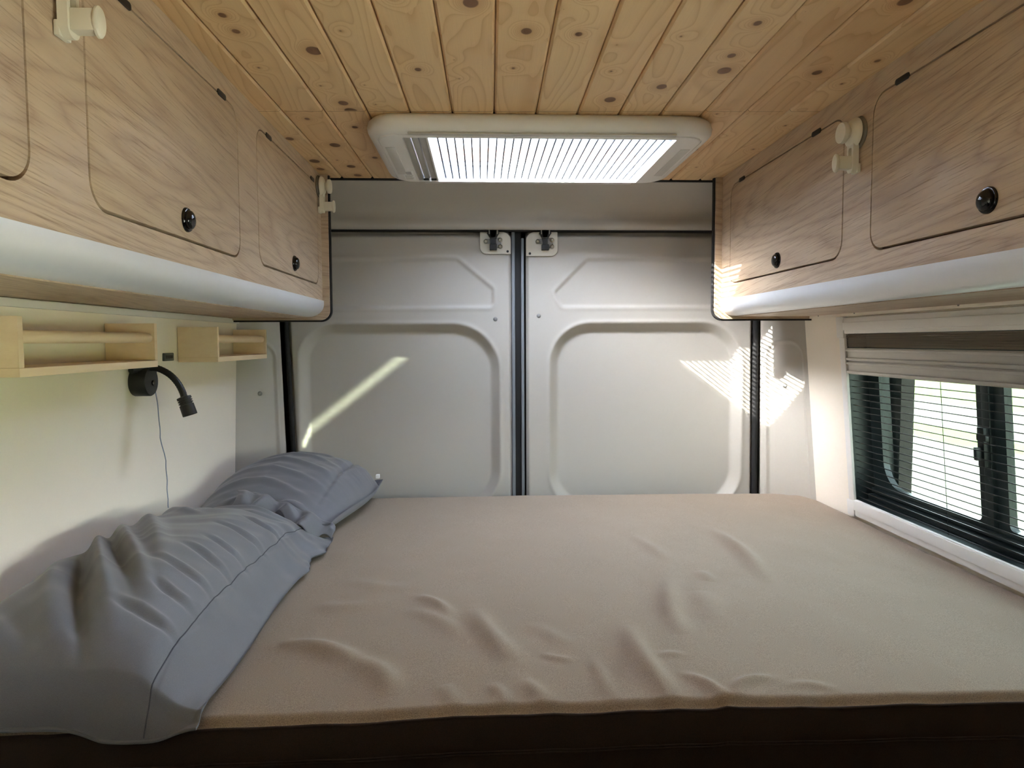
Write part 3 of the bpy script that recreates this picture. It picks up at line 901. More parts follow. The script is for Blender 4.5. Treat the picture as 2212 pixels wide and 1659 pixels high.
# ------------------------------------------------------------------ side window
def window():
    ang = 0.0876
    def W(u, v, w):    # u along the van, v up the wall, w outwards through the wall
        return (1.118 - (0.80 - 0.824) * 0.0876 - v * ang + w, u, 0.80 + v + w * 0.0)
    def wall_x(v): return 1.118 - (0.80 + v - 0.824) * 0.0876
    def P(u, v, w): return (wall_x(v) + w, u, 0.80 + v)
    U0, U1, V0, V1 = 0.87, 2.022, 0.006, 0.592
    I0, I1, J0, J1 = 0.905, 1.988, 0.056, 0.545
    f = -0.014
    root = bpy.data.objects.new('window_1', None); root.location = (1.10, 1.45, 0.82); COL.objects.link(root)
    tag(root, 'side window with white frame and black glazed sliding panes', None, None, 'structure')
    mb = MB()
    def ub(u0, u1, v0, v1, w0, w1, bev=0.002, m=0, target=None):
        t = target or mb
        bm = bmesh.new(); bmesh.ops.create_cube(bm, size=1)
        d = (abs(u1 - u0), abs(v1 - v0), abs(w1 - w0))
        for q in bm.verts: q.co = Vector((u0 + (q.co.x + .5) * (u1 - u0), v0 + (q.co.y + .5) * (v1 - v0), w0 + (q.co.z + .5) * (w1 - w0)))
        if bev: bmesh.ops.bevel(bm, geom=bm.edges[:], offset=min(bev, min(d) * .4), segments=2, profile=.6, affect='EDGES')
        for q in bm.verts: q.co = Vector(P(*q.co))
        t.bm(bm, m, bool(bev))
    # white inner frame : rails, stiles, corner caps
    ub(U0 + .03, U1 - .035, V0, J0, f, 0.0, 0.004)
    ub(U0 + .03, U1 - .035, V0 + 0.018, J0 - 0.004, f - 0.003, f, 0.002)
    ub(U0 + .03, U1 - .035, J1, V1, f, 0.0, 0.004)
    ub(U0 + .03, U1 - .035, J1 + 0.010, V1 - 0.014, f - 0.003, f, 0.002)
    ub(I1, U1 - .004, V0 + .04, J1 - 0.005, f, 0.0, 0.005)
    ub(U0 + .004, I0, V0 + .04, J1 - 0.005, f, 0.0, 0.005)
    mb.build('inner_frame', M_white, root)
    for (a, b, c, d) in ((I1 - .002, U1 + .003, J1 - .012, V1 + .003), (I1 - .002, U1 + .003, V0 - .003, V0 + .045), (U0 - .003, I0 + .002, J1 - .012, V1 + .003), (U0 - .003, I0 + .002, V0 - .003, V0 + .045)):
        t = MB(); ub(a, b, c, d, f - .003, 0.0, 0.004, 0, t); t.build('corner_cap', M_white, root)
    # dark reveal
    t = MB()
    ub(I0, I1, J0 - .006, J0, -.006, 0.115, 0, 0, t); ub(I0, I1, J1, J1 + .006, -.006, 0.115, 0, 0, t)
    ub(I1, I1 + .006, J0, J1, -.006, 0.115, 0, 0, t); ub(I0 - .006, I0, J0, J1, -.006, 0.115, 0, 0, t)
    t.build('reveal', M_darkframe, root)
    # outer black frame with rounded lights
    def pane_frame(loops, u0, u1, v0, v1, w, th, name):
        vs, fs = plate(rrect(u0, u1, v0, v1, 0.02, 4), loops, th)
        MB().add([P(a[0], a[1], w + a[2]) for a in vs], fs).build(name, M_darkframe, root)
    y = lambda zz: zz - 0.80
    pane_frame([rrect(1.545, 1.935, 0.105, 0.50, (0.012, 0.075, 0.075, 0.012), 8), rrect(0.96, 1.458, 0.105, 0.50, (0.075, 0.012, 0.012, 0.075), 8)], I0 - .003, I1 + .003, J0 - .003, J1 + .003, 0.052, 0.018, 'sash_frame')
    t = MB(); ub(I0, I1, J0, J0 + 0.018, 0.030, 0.052, 0.003, 0, t); ub(I0, I1, J0 + .022, J0 + 0.034, 0.042, 0.056, 0.002, 0, t); t.build('slide_rail', M_darkframe, root)
    t = MB(); ub(1.49, 1.515, 0.10, 0.50, 0.040, 0.055, 0.003, 0, t); t.build('meeting_stile', M_darkframe, root)
    h = MB(); ub(1.492, 1.513, 0.24, 0.33, 0.026, 0.040, 0.003, 0, h); ub(1.498, 1.508, 0.255, 0.285, 0.012, 0.026, 0.003, 0, h); ub(1.478, 1.508, 0.30, 0.315, 0.020, 0.030, 0.003, 0, h)
    h.build('window_catch', M_black, root)
    gl = glassy('tinted_acrylic', (0.115, 0.14, 0.122, 1), 0.03)
    for a, b in ((1.535, 1.945), (0.95, 1.47)):
        t = MB(); t.add([P(a, 0.095, 0.060), P(b, 0.095, 0.060), P(b, 0.51, 0.060), P(a, 0.51, 0.060)], [(0, 1, 2, 3)]); t.build('pane', gl, root)
    # ---- blind and fly screen
    bl = bpy.data.objects.new('window_blind', None); bl.location = (1.10, 1.45, 1.30); COL.objects.link(bl)
    tag(bl, 'pleated dark fly screen and raised blind inside the side window frame', 'blind')
    t = MB()
    n = 14
    for k in range(n):       # packed pleats under the top rail
        v = J1 - 0.0015 - k * 0.0027
        ub(I0 + .002, I1 - .002, v - 0.0019, v, -0.008 + 0.004 * (k % 2), 0.012, 0, 0, t)
    t.build('packed_pleats', plain('taupe_pleats', srgb(140, 128, 114), 0.8), bl)
    for (a, b, nm) in ((J1 - .079, J1 - .041, 'blind_bar'), (J1 - .117, J1 - .0788, 'screen_bar')):
        t = MB()
        ub(I0 + .002, I1 - .002, a, b, -0.009, 0.010, 0.002, 0, t)
        ub(I0 + .002, I1 - .002, a + .003, a + .010, -0.013, -0.009, 0.001, 0, t)
        ub(I0 + .002, I1 - .002, b - .010, b - .003, -0.013, -0.009, 0.001, 0, t)
        t.build(nm, M_bar, bl)
    v1 = J1 - .117; v0 = J0 + .001
    pitch = 0.0182
    npl = int((v1 - v0) / pitch)
    cloth = sheer('fly_screen_mesh', 0.80, (0.035, 0.045, 0.045, 1), (0.03, 0.035, 0.035, 1), 0.4)
    sc = MB()
    for k in range(npl):
        a = v1 - k * pitch; b = a - pitch / 2; c = a - pitch
        sc.add([P(I0 + .002, a, 0.002), P(I1 - .002, a, 0.002), P(I1 - .002, b, 0.012), P(I0 + .002, b, 0.012)], [(0, 1, 2, 3)])
        sc.add([P(I0 + .002, b, 0.012), P(I1 - .002, b, 0.012), P(I1 - .002, c, 0.002), P(I0 + .002, c, 0.002)], [(0, 1, 2, 3)])
        sc.box(*[P(I0 + .002, c - .0011, 0.0005), P(I1 - .002, c + .0011, 0.0025)], mat=1)
        # fixed fold lines
    sc.build('fly_screen', [cloth, M_black], bl)
    for u in (1.60, 1.20):
        MB().tube([P(u, v0, 0.007), P(u, v1, 0.007)], 0.0008, 0, 6).build('guide_cord', M_black, bl)
window()

# ------------------------------------------------------------------ roof window
def roof_window():
    x0, x1, y0, y1 = -0.262, 0.552, 1.596, 2.112
    root = empty('roof_window', (0.145, 1.85, 1.80), 'white framed roof window with pleated screen in the pine ceiling', 'skylight')
    def ring(prof, name, mat, n=10, x0=x0, x1=x1, y0=y0, y1=y1, r0=0.075):
        rows = []
        for off, z in prof:
            rows.append([(p[0], p[1], z) for p in rrect(x0 + off, x1 - off, y0 + off, y1 - off, max(r0 - off, 0.006), n)])
        m = len(rows[0]); vs = [p for r in rows for p in r]; fs = []
        for i in range(len(rows) - 1):
            for k in range(m):
                fs.append((i * m + k, i * m + (k + 1) % m, (i + 1) * m + (k + 1) % m, (i + 1) * m + k))
        return MB().add(vs, fs, 0, True).build(name, mat, root)
    ring([(0.030, 1.846), (0.012, 1.842), (0.003, 1.834), (0.0, 1.823), (0.002, 1.813), (0.008, 1.805), (0.016, 1.8005), (0.024, 1.799), (0.0245, 1.8015), (0.027, 1.8015), (0.0275, 1.797), (0.031, 1.7965)], 'outer_frame', M_white)
    # flat inner frame around the opening, as a plate with a hole
    ox0, ox1, oy0, oy1 = -0.178, 0.462, 1.640, 2.078
    vs, fs = plate(rrect(x0 + .030, x1 - .030, y0 + .030, y1 - .030, 0.045, 10), [rrect(ox0, ox1, oy0, oy1, 0.004, 3)], 0.012)
    MB().add([(v[0], v[1], 1.7965 + v[2]) for v in vs], fs).build('inner_frame', M_white, root)
    # side lamp covers and long edge strips
    t = MB().box((x0 + .034, 1.72, 1.7955), (x0 + .058, 1.99, 1.799), 0, 0.001); t.build('light_cover', plain('frosted_cover', srgb(196, 194, 186), 0.3), root)
    t = MB().box((x1 - .058, 1.72, 1.7955), (x1 - .034, 1.99, 1.799), 0, 0.001); t.build('light_cover', bpy.data.materials['frosted_cover'], root)
    t = MB().box((x0 + .10, y0 + .010, 1.7965), (x1 - .10, y0 + .026, 1.8005), 0, 0.001); t.build('clear_strip', bpy.data.materials['frosted_cover'], root)
    t = MB().box((x0 + .10, y1 - .026, 1.7965), (x1 - .10, y1 - .010, 1.8005), 0, 0.001); t.build('clear_strip', bpy.data.materials['frosted_cover'], root)
    # instruction sticker with small marks
    st = MB().box((-0.214, 1.95, 1.7959), (-0.184, 2.06, 1.7966)).build('sticker', M_tag, root)
    mk = MB()
    for k, yy in enumerate((1.962, 1.974, 1.986)):
        mk.box((-0.205, yy, 1.7955), (-0.190, yy + .005, 1.7959))
    for k in range(4):
        mk.box((-0.211, 2.004 + k * .013, 1.7955), (-0.188 - .003 * (k % 2), 2.006 + k * .013, 1.7959))
    mk.build('sticker_marks', M_grey, st)
    # blind cassette on the left
    t = MB()
    t.box((ox0 + .001, oy0 + .001, 1.800), (ox0 + .014, oy1 - .001, 1.818), 0, 0.002)
    t.box((ox0 + .016, oy0 + .001, 1.804), (ox0 + .034, oy1 - .001, 1.822), 0, 0.006)
    t.box((ox0 + .036, oy0 + .001, 1.802), (ox0 + .052, oy1 - .001, 1.820), 0, 0.003)
    t.build('blind_cassette', M_bar, root)
    t = MB().box((ox0 + .014, oy1 - .014, 1.7985), (ox0 + .030, oy1 - .002, 1.803), 0, 0.002).box((ox0 + .036, oy1 - .014, 1.7985), (ox0 + .052, oy1 - .002, 1.803), 0, 0.002)
    t.build('end_block', M_black, root)
    t = MB().box((ox0 + .053, oy0 + .001, 1.798), (ox0 + .058, oy1 - .001, 1.820), 0, 0.001); t.build('pull_bar', M_white, root)
    # shaft
    t = MB()
    zt = 1.925
    for a, b in (((ox0 - .034, oy0 - .012), (ox0, oy1 + .012)), ((ox1, oy0 - .012), (ox1 + .040, oy1 + .012)), ((ox0, oy0 - .012), (ox1, oy0)), ((ox0, oy1), (ox1, oy1 + .012))):
        t.box((a[0], a[1], 1.8075), (b[0], b[1], zt))
    t.build('shaft', plain('grey_shaft', srgb(96, 102, 112), 0.7), root)
    # pleated screen
    cloth = N('pleated_roof_screen')
    s_ = cloth.n('ShaderNodeSeparateXYZ', ins={0: cloth.pos()})
    cv = cloth.n('ShaderNodeCombineXYZ', ins={0: cloth.math('MULTIPLY', s_.outputs[0], 22.0), 1: cloth.math('MULTIPLY', s_.outputs[1], 60.0), 2: 0.0})
    nz = cloth.noise(cv.outputs[0], 1.0, 3, 0.6)
    tr = cloth.math('ADD', 0.44, cloth.math('MULTIPLY', nz, 0.36))
    a = cloth.n('ShaderNodeBsdfTransparent', ins={0: (0.95, 0.97, 1, 1)})
    b = cloth.n('ShaderNodeBsdfTranslucent', ins={0: (0.22, 0.25, 0.28, 1)})
    c = cloth.n('ShaderNodeBsdfDiffuse', ins={0: (0.25, 0.27, 0.30, 1)})
    m1 = cloth.n('ShaderNodeMixShader', ins={0: 0.55}); cloth.t.links.new(c.outputs[0], m1.inputs[1]); cloth.t.links.new(b.outputs[0], m1.inputs[2])
    m2 = cloth.n('ShaderNodeMixShader', ins={0: tr}); cloth.t.links.new(m1.outputs[0], m2.inputs[1]); cloth.t.links.new(a.outputs[0], m2.inputs[2])
    cloth.t.links.new(m2.outputs[0], cloth.out.inputs[0])
    mb = MB()
    xa = ox0 + .059; n = 29; p = (ox1 - xa) / n
    for k in range(n):
        a0 = xa + k * p; am = a0 + p * 0.5; a1 = a0 + p
        za, zm = 1.806, 1.820
        mb.add([(a0, oy0, za), (am, oy0, zm), (am, oy1, zm), (a0, oy1, za)], [(0, 1, 2, 3)])
        mb.add([(am, oy0, zm), (a1, oy0, za), (a1, oy1, za), (am, oy1, zm)], [(0, 1, 2, 3)])
        if k: mb.box((a0 - .0016, oy0, za - .0014), (a0 + .0016, oy1, za + .0035), 1)
    mb.build('pleated_screen', [cloth.m, plain('pleat_edge', srgb(88, 94, 102), 0.7)], root)
    # clear dome
    t = MB()
    g = glassy('clear_dome', (0.95, 0.97, 1, 1), 0.06)
    t.add([(ox0 - .006, oy0 - .006, zt + .001), (ox1 + .006, oy0 - .006, zt + .001), (ox1 + .006, oy1 + .006, zt + .001), (ox0 - .006, oy1 + .006, zt + .001)], [(0, 1, 2, 3)])
    t.build('dome', g, root)
    t = MB().box((ox0 - .006, oy0 - .006, zt + .003), (ox1 + .006, 1.776, zt + .018), 0, 0.003)
    t.build('lid_crossbar', M_black, root)
    return root
roof_window()

# ------------------------------------------------------------------ bed
def stroke_field(X, Y, strokes):
    """sum of ridges along poly-lines: (pts, width, height)"""
    H = np.zeros_like(X)
    for pts, w, h in strokes:
        P = [np.array(p, float) for p in pts]
        # resample smoothly
        if len(P) == 3:
            Q = []
            for t in np.linspace(0, 1, 9):
                Q.append((1 - t) ** 2 * P[0] + 2 * t * (1 - t) * (2 * P[1] - 0.5 * P[0] - 0.5 * P[2]) + t * t * P[2])
            P = Q
        best = np.full(X.shape, 1e9); tt = np.zeros_like(X)
        n = len(P) - 1
        for i in range(n):
            a, b = P[i], P[i + 1]; e = b - a; L2 = float(e @ e) + 1e-12
            t = np.clip(((X - a[0]) * e[0] + (Y - a[1]) * e[1]) / L2, 0, 1)
            d = np.hypot(X - a[0] - t * e[0], Y - a[1] - t * e[1])
            m = d < best
            tt = np.where(m, (i + t) / n, tt); best = np.where(m, d, best)
        env = np.sin(np.clip(tt, 0, 1) * math.pi * 0.92 + 0.12)
        H += h * env * np.exp(-(best / w) ** 2)
    return H

def vnoise(X, Y, sx, sy, seed, octv=3):
    """value noise on arrays"""
    rng = np.random.RandomState(seed)
    T = rng.rand(64, 64)
    out = np.zeros_like(X); amp = 1.0; tot = 0
    for o in range(octv):
        x = X * sx * 2 ** o + 11.3 * o; y = Y * sy * 2 ** o + 5.7 * o
        xi = np.floor(x).astype(int); yi = np.floor(y).astype(int)
        fx = x - xi; fy = y - yi
        fx = fx * fx * (3 - 2 * fx); fy = fy * fy * (3 - 2 * fy)
        a = T[xi % 64, yi % 64]; b = T[(xi + 1) % 64, yi % 64]; c = T[xi % 64, (yi + 1) % 64]; d = T[(xi + 1) % 64, (yi + 1) % 64]
        out += amp * ((a * (1 - fx) + b * fx) * (1 - fy) + (c * (1 - fx) + d * fx) * fy)
        tot += amp; amp *= 0.5
    return out / tot - 0.5

BX0, BX1, BY0, BY1, BZ = -0.797, 1.115, 0.955, 2.360, 0.80
def bed():
    root = empty('mattress', (0.15, 1.65, 0.60), 'wide mattress in a creased taupe jersey cover filling the rear of the van', 'mattress')
    strokes = [
        ([(-0.016, 1.335), (0.013, 1.205), (0.055, 1.100)], 0.020, 0.0085),
        ([(-0.135, 1.405), (-0.095, 1.365), (-0.060, 1.300)], 0.014, 0.0065),
        ([(-0.150, 1.335), (-0.081, 1.275), (-0.035, 1.180)], 0.020, 0.0045),
        ([(-0.357, 1.190), (-0.27, 1.165), (-0.190, 1.090)], 0.022, 0.0110),
        ([(-0.20, 1.120), (-0.16, 1.07), (-0.132, 1.000)], 0.020, 0.0080),
        ([(0.264, 1.235), (0.262, 1.085), (0.278, 0.962)], 0.019, 0.0095),
        ([(0.412, 1.490), (0.366, 1.312), (0.356, 1.186)], 0.020, 0.0070),
        ([(0.636, 1.885), (0.645, 1.668), (0.622, 1.469)], 0.020, 0.0085),
        ([(0.409, 1.825), (0.428, 1.70), (0.438, 1.607)], 0.018, 0.0045),
        ([(0.313, 1.040), (0.342, 0.998), (0.356, 0.945)], 0.012, 0.0060),
        ([(0.360, 0.960), (0.400, 1.006), (0.450, 1.022)], 0.012, 0.0075),
        ([(0.489, 1.530), (0.495, 1.49), (0.490, 1.455)], 0.016, 0.0045),
        ([(0.450, 1.40), (0.445, 1.34), (0.430, 1.25)], 0.026, 0.0040),
        ([(0.092, 1.260), (0.12, 1.20), (0.156, 1.159)], 0.018, 0.0030),
        ([(0.098, 1.130), (0.12, 1.11), (0.149, 1.107)], 0.010, 0.0028),
        ([(0.061, 1.040), (0.078, 1.00), (0.090, 0.962)], 0.014, 0.0045),
        ([(0.010, 1.030), (0.024, 1.00), (0.030, 0.960)], 0.012, 0.0035),
        ([(-0.060, 1.030), (-0.05, 1.00), (-0.040, 0.960)], 0.014, 0.0035),
        ([(0.180, 1.110), (0.184, 1.04), (0.190, 0.962)], 0.012, 0.0030),
        ([(0.286, 1.100), (0.31, 1.110), (0.332, 1.106)], 0.012, 0.0035),
        ([(0.46, 0.985), (0.49, 1.0), (0.53, 0.98)], 0.012, 0.0035),
        ([(-0.30, 1.52), (-0.22, 1.47), (-0.15, 1.46)], 0.025, 0.0030),
        ([(-0.33, 1.38), (-0.28, 1.36), (-0.22, 1.37)], 0.025, 0.0035),
    ]
    nx, ny = 640, 500
    # perimeter cross-section : top grid with rolled front edge, plain drop at the other sides
    xs = np.linspace(BX0, BX1, nx)
    tv = np.linspace(0, 1, ny)
    XX, TV = np.meshgrid(xs, tv)
    YY = BY0 + (BY1 - BY0) * TV ** 1.25
    # far right corner is rounded in plan
    rc = 0.13
    Xc, Yc = BX1 - rc, BY1 - rc
    H = BZ + 1.3 * stroke_field(XX, YY, strokes)
    H += 0.007 * vnoise(XX, YY, 6, 4.5, 3, 3) * (1 - 0.6 * sstep(1.5, 2.2, YY)) + 0.0012 * vnoise(XX, YY, 22, 9, 5, 2)
    H += 0.006 * np.sin((XX + 0.8) / 1.9 * math.pi)          # slight crown
    front = YY - BY0
    H -= 0.012 * (1 - sstep(0, 0.018, front)) ** 1.5
    edge_w = 0.003 * vnoise(XX, YY * 0, 18, 1, 8, 2)
    H += edge_w * (1 - sstep(0, 0.05, front))
    back = BY1 - YY
    H -= 0.022 * (1 - sstep(0, 0.05, back)) ** 2
    right = BX1 - XX
    H -= 0.006 * (1 - sstep(0, 0.03, right)) ** 2
    # round the rear right corner by pulling the outline in
    XX2, YY2 = XX.copy(), YY.copy()
    dx = np.maximum(XX - Xc, 0); dy = np.maximum(YY - Yc, 0)
    m = np.maximum(dx, dy); l = np.hypot(dx, dy)
    k = np.where(l > 1e-6, m / np.maximum(l, 1e-6), 1.0)
    XX2 = np.where((dx > 0) & (dy > 0), Xc + dx * k, XX); YY2 = np.where((dx > 0) & (dy > 0), Yc + dy * k, YY)
    YY2 = YY2 + 0.006 * np.sin(XX * 3.1) * (1 - sstep(0, 0.2, front))
    top = grid_mesh('jersey_cover', XX2, YY2, H, M_bed, root)
    # side wall under the seam
    loopx = np.concatenate([XX2[0, :], XX2[:, -1], XX2[-1, ::-1], XX2[::-1, 0]])
    loopy = np.concatenate([YY2[0, :], YY2[:, -1], YY2[-1, ::-1], YY2[::-1, 0]])
    loopz = np.concatenate([H[0, :], H[:, -1], H[-1, ::-1], H[::-1, 0]])
    rows = []
    for f, out in ((0.0, 0.0), (0.05, 0.004), (0.2, 0.007), (0.5, 0.009), (0.9, 0.007), (1.0, 0.0)):
        z = loopz + (0.58 - loopz) * f
        sgn_y = np.where(loopy < 1.2, -1, 0)
        rows.append((loopx, loopy + sgn_y * out * 1.0, z))
    X = np.stack([r[0] for r in rows]); Y = np.stack([r[1] for r in rows]); Z = np.stack([r[2] for r in rows])
    grid_mesh('mattress_side', X, Y, Z, M_bedside, root, flip=True)
    # seam cords along the front
    def cord(z0, dz, rad, name, mat):
        pts = []
        for i in range(0, nx, 6):
            pts.append((XX2[0, i], YY2[0, i] - dz, (H[0, i] if z0 is None else z0 + (H[0, i] - BZ) * 0.6)))
        MB().tube(pts, rad, 0, 8).build(name, mat, root)
    cord(None, 0.001, 0.0022, 'top_piping', M_bedside)
    cord(0.752, 0.0095, 0.0013, 'seam', M_bedside)
    cord(0.748, 0.0095, 0.0013, 'seam', M_bedside)
    # platform below
    o = MB().box((-0.79, 0.975, 0.0), (1.11, 2.34, 0.578)).build('bed_platform', M_dark)
    tag(o, 'dark bed platform under the mattress', 'bed base')
    return XX2, YY2, H
BEDG = bed()

o = MB().add([(0.000, 1.201, 0.8125), (0.003, 1.205, 0.8135), (0.006, 1.214, 0.8125), (0.002, 1.210, 0.813)], [(0, 1, 2, 3)])
o.add([(0.000, 1.201, 0.8120), (0.003, 1.205, 0.8130), (0.006, 1.214, 0.8120), (0.002, 1.210, 0.8125)], [(3, 2, 1, 0)])
o = o.build('leaf_fragment', M_leaf); tag(o, 'tiny dry leaf fragment lying on the taupe mattress cover', 'leaf')

# ------------------------------------------------------------------ pillows
def pillow(name, label, hf, outline, ns=220, nt=300):
    """hf(s,t)->(top z, side closing); outline(s,t)->(x,y)"""
    root = empty(name, (-0.6, outline(0.5, 0.5)[1] if not hasattr(outline(0.5, 0.5)[1], 'shape') else float(outline(0.5, 0.5)[1]), 0.81), label, 'pillow', 'grey pillows on the mattress')
    lin = lambda n: 0.5 - 0.5 * np.cos(np.linspace(0, math.pi, n))
    S, T = np.meshgrid(lin(ns), lin(nt))
    X, Y = outline(S, T)
    top, bot, X, Y = hf(S, T, X, Y)
    ny, nx = S.shape
    co = np.concatenate([np.stack([X, Y, top], -1).reshape(-1, 3), np.stack([X, Y, bot], -1).reshape(-1, 3)])
    idx = np.arange(nx * ny).reshape(ny, nx)
    q1 = np.stack([idx[:-1, :-1], idx[:-1, 1:], idx[1:, 1:], idx[1:, :-1]], -1).reshape(-1, 4)
    q2 = (q1 + nx * ny)[:, ::-1]
    rim = np.concatenate([idx[0, :-1], idx[:-1, -1], idx[-1, :0:-1], idx[:0:-1, 0]])
    r2 = np.roll(rim, -1)
    q3 = np.stack([r2, rim, rim + nx * ny, r2 + nx * ny], -1)
    q = np.concatenate([q1, q2, q3])
    me = bpy.data.meshes.new('pillowcase')
    me.from_pydata(co.tolist(), [], q.tolist())
    me.polygons.foreach_set('use_smooth', [True] * len(me.polygons))
    me.materials.append(M_pillow)
    bm = bmesh.new(); bm.from_mesh(me); bmesh.ops.remove_doubles(bm, verts=bm.verts[:], dist=1e-5)
    bmesh.ops.recalc_face_normals(bm, faces=bm.faces[:]); bm.to_mesh(me); bm.free()
    ob = bpy.data.objects.new('pillowcase', me); COL.objects.link(ob)
    ob.parent = root; ob.location = -world_loc(root)
    return root, X, Y, top

def close(u, p):
    return np.sqrt(np.clip(1 - np.abs(2 * u - 1) ** p, 0, 1))

def wig(T, seed, f):
    return vnoise(T * f, T * 0, 1, 1, seed, 2)

def outline1(S, T):
    x0, x1 = -0.796, -0.392
    y0, y1 = 0.938, 1.778
    X = x0 + (x1 - x0) * S
    X = X + (0.005 * np.sin(T * 9.0) + 0.040 * wig(T, 12, 16.0) * sstep(0.6, 0.78, T)) * S ** 5
    Y = y0 + (y1 - y0) * T
    # near corner of the case hangs a little over the mattress edge, far corner pulls back
    Y = Y - 0.012 * np.clip(1 - T * 5, 0, 1) * sstep(0.55, 0.78, S) * (1 - 0.75 * sstep(0.82, 1, S))
    Y = Y + 0.020 * sstep(0.8, 1.0, T) * sstep(0.6, 1.0, S)
    return X, Y

def hf1(S, T, X, Y):
    base = 0.078 + 0.070 * sstep(0.0, 0.45, 1 - S)            # higher towards the wall
    cl = close(S, 5) * close(T, 7) ** 0.8
    end = 0.74 + 0.26 * np.sin(np.clip(T, 0, 1) ** 0.8 * math.pi)
    h = base * end
    flange = sstep(0.78, 0.97, S)                               # flat hem on the bed side
    h = h * (1 - 0.60 * flange)
    st = [
        ([(-0.79, 1.44), (-0.67, 1.221), (-0.53, 1.000)], 0.014, 0.017),
        ([(-0.79, 1.52), (-0.648, 1.28), (-0.511, 1.08)], 0.013, 0.014),
        ([(-0.79, 1.61), (-0.683, 1.438), (-0.522, 1.148)], 0.017, 0.012),
        ([(-0.79, 1.69), (-0.72, 1.62), (-0.63, 1.56)], 0.013, 0.009),
        ([(-0.77, 1.385), (-0.635, 1.10), (-0.545, 0.95)], 0.013, -0.018),
        ([(-0.79, 1.48), (-0.655, 1.25), (-0.53, 1.06)], 0.008, -0.006),
        ([(-0.79, 1.34), (-0.68, 1.10), (-0.60, 0.98)], 0.016, 0.010),
        ([(-0.75, 1.08), (-0.68, 1.02), (-0.62, 0.97)], 0.014, -0.008),
        ([(-0.70, 1.74), (-0.58, 1.70), (-0.46, 1.73)], 0.012, 0.010),
        ([(-0.66, 1.68), (-0.55, 1.66), (-0.47, 1.68)], 0.009, -0.005),
    ]
    for i, yy in enumerate((1.03, 1.10, 1.17, 1.26, 1.34, 1.45, 1.56)):
        dx = 0.02 * math.sin(yy * 30)
        st.append(([(-0.555 + dx, yy + 0.020), (-0.50, yy + 0.006), (-0.456, yy)], 0.0065, -0.0055))
        st.append(([(-0.545 + dx, yy + 0.034), (-0.50, yy + 0.020), (-0.458, yy + 0.012)], 0.0065, 0.0035))
    w = 1.35 * stroke_field(X, Y, st)
    w += 0.020 * vnoise(X, Y, 6, 3.5, 21, 3)
    diag = X * 0.83 + Y * 0.55
    perp = -X * 0.55 + Y * 0.83
    w += 0.007 * (0.5 - np.abs(vnoise(perp, diag, 14, 3.0, 61, 2)) * 2) * sstep(0.05, 0.3, S) * (1 - flange)
    seam = -0.0045 * np.exp(-((S - 0.838 - 0.006 * np.sin(T * 40)) / 0.009) ** 2)
    w += seam
    w += 0.012 * vnoise(X, Y, 26, 14, 31, 2) * flange * (0.5 + sstep(0.5, 0.8, T))
    top = 0.812 + (h + w) * cl
    rim = 0.012 * (1 - cl)
    bot = 0.8065 + rim * 1.2
    top = np.maximum(top, bot)
    # overhang of the near end
    sag = np.clip((0.951 - Y) / 0.02, 0, 1) * 0.016 * sstep(0.5, 0.7, S) * (1 - 0.6 * sstep(0.85, 1, S)) + 0.012 * np.clip((0.954 - Y) / 0.010, 0, 1)
    top = top - sag; bot = bot - sag * 0.9 - 0.006 * np.clip((0.975 - Y) / 0.02, 0, 1)
    return top, bot, X, Y

root1, PX, PY, PT = pillow('pillow', 'large crumpled grey pillow lying against the left wall, nearest to the camera', hf1, outline1)
# stitched hem seam on the pillowcase
ny_, nx_ = PX.shape
j = int(np.argmin(np.abs((0.5 - 0.5 * np.cos(np.linspace(0, math.pi, nx_))) - 0.838)))
pts = [(PX[i, j], PY[i, j], PT[i, j] + 0.0006) for i in range(6, ny_ - 6, 2)]
MB().tube(pts, 0.0010, 0, 6).build('hem_seam', plain('dark_grey_thread', srgb(70, 72, 80), 0.9), root1)

def outline2(S, T):
    x0, x1 = -0.790, -0.335
    y0, y1 = 1.782, 2.352
    X = x0 + (x1 - x0) * S
    X = X - (0.055 * (1 - sstep(0.0, 0.75, T))) * S
    Y = y0 + (y1 - y0) * T
    return X, Y

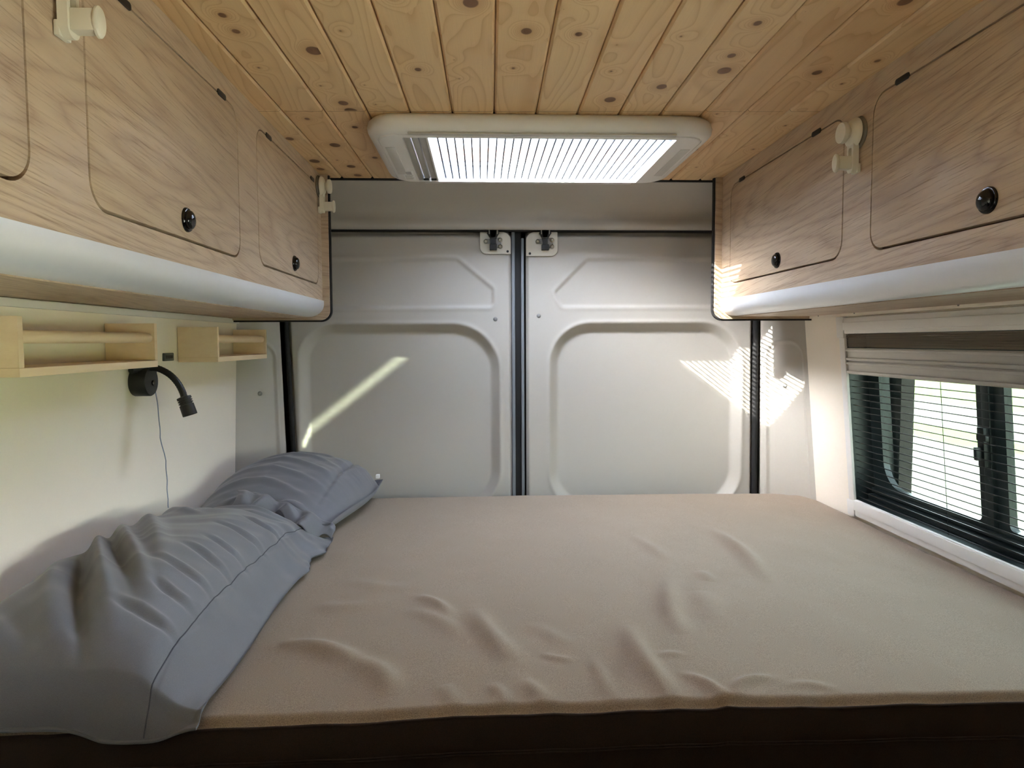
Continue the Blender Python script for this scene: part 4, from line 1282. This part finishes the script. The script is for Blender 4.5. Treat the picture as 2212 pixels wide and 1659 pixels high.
def hf2(S, T, X, Y):
    cl = close(S, 4.0) * close(T, 5.5)
    h = 0.168 - 0.030 * np.abs(S - 0.45) * 2 - 0.055 * (1 - sstep(0.0, 0.5, T)) - 0.03 * sstep(0.8, 1, T)
    st = [
        ([(-0.78, 1.90), (-0.62, 1.93), (-0.45, 1.86)], 0.013, 0.007),
        ([(-0.78, 1.98), (-0.60, 2.00), (-0.43, 1.93)], 0.012, 0.006),
        ([(-0.76, 2.07), (-0.58, 2.08), (-0.42, 2.00)], 0.014, 0.008),
        ([(-0.72, 2.16), (-0.56, 2.17), (-0.42, 2.08)], 0.012, 0.006),
        ([(-0.66, 2.25), (-0.53, 2.24), (-0.43, 2.16)], 0.012, 0.005),
        ([(-0.56, 1.80), (-0.50, 1.84), (-0.42, 1.78)], 0.012, 0.010),
        ([(-0.70, 1.84), (-0.60, 1.85), (-0.52, 1.80)], 0.012, 0.008),
        ([(-0.415, 2.32), (-0.418, 2.14), (-0.445, 1.86)], 0.0075, -0.010),
        ([(-0.37, 2.30), (-0.38, 2.22), (-0.41, 2.14)], 0.008, 0.004),
        ([(-0.39, 2.20), (-0.40, 2.12), (-0.43, 2.04)], 0.008, 0.005),
    ]
    w = 1.3 * stroke_field(X, Y, st)
    w += 0.014 * vnoise(X, Y, 6, 5, 41, 3) + 0.004 * vnoise(X, Y, 16, 34, 45, 2)
    top = 0.812 + (h + w) * cl
    bot = 0.8065 + 0.055 * (1 - cl) * sstep(0.5, 1.0, S)
    top = np.maximum(top, bot)
    return top, bot, X, Y
root2, QX, QY, QT = pillow('pillow', 'grey pillow propped in the rear corner behind the larger pillow', hf2, outline2)
U_, V_ = np.meshgrid(np.linspace(0, 1, 120), np.linspace(0, 1, 26))
env = np.sin(U_ * math.pi) ** 0.5
Xf = -0.640 + 0.250 * U_ + 0.010 * np.sin(V_ * 3)
Yf = 1.830 - (0.050 + 0.022 * np.sin(U_ * 11)) * V_ - 0.03 * U_
Zf = 0.938 - 0.085 * U_ ** 1.5 - 0.030 * V_ ** 2 + 0.012 * env * np.sin(U_ * 26 + V_ * 1.5) * (0.35 + V_) + 0.006 * vnoise(U_, V_, 9, 3, 77, 2)
fl = grid_mesh('case_opening', Xf, Yf, Zf, M_pillow, root2)
md = fl.modifiers.new('cloth', 'SOLIDIFY'); md.thickness = 0.0025
t = MB().box((-0.338, 2.205, 0.893), (-0.326, 2.222, 0.905), 0, 0.002); t.build('care_tag', M_tag, root2)
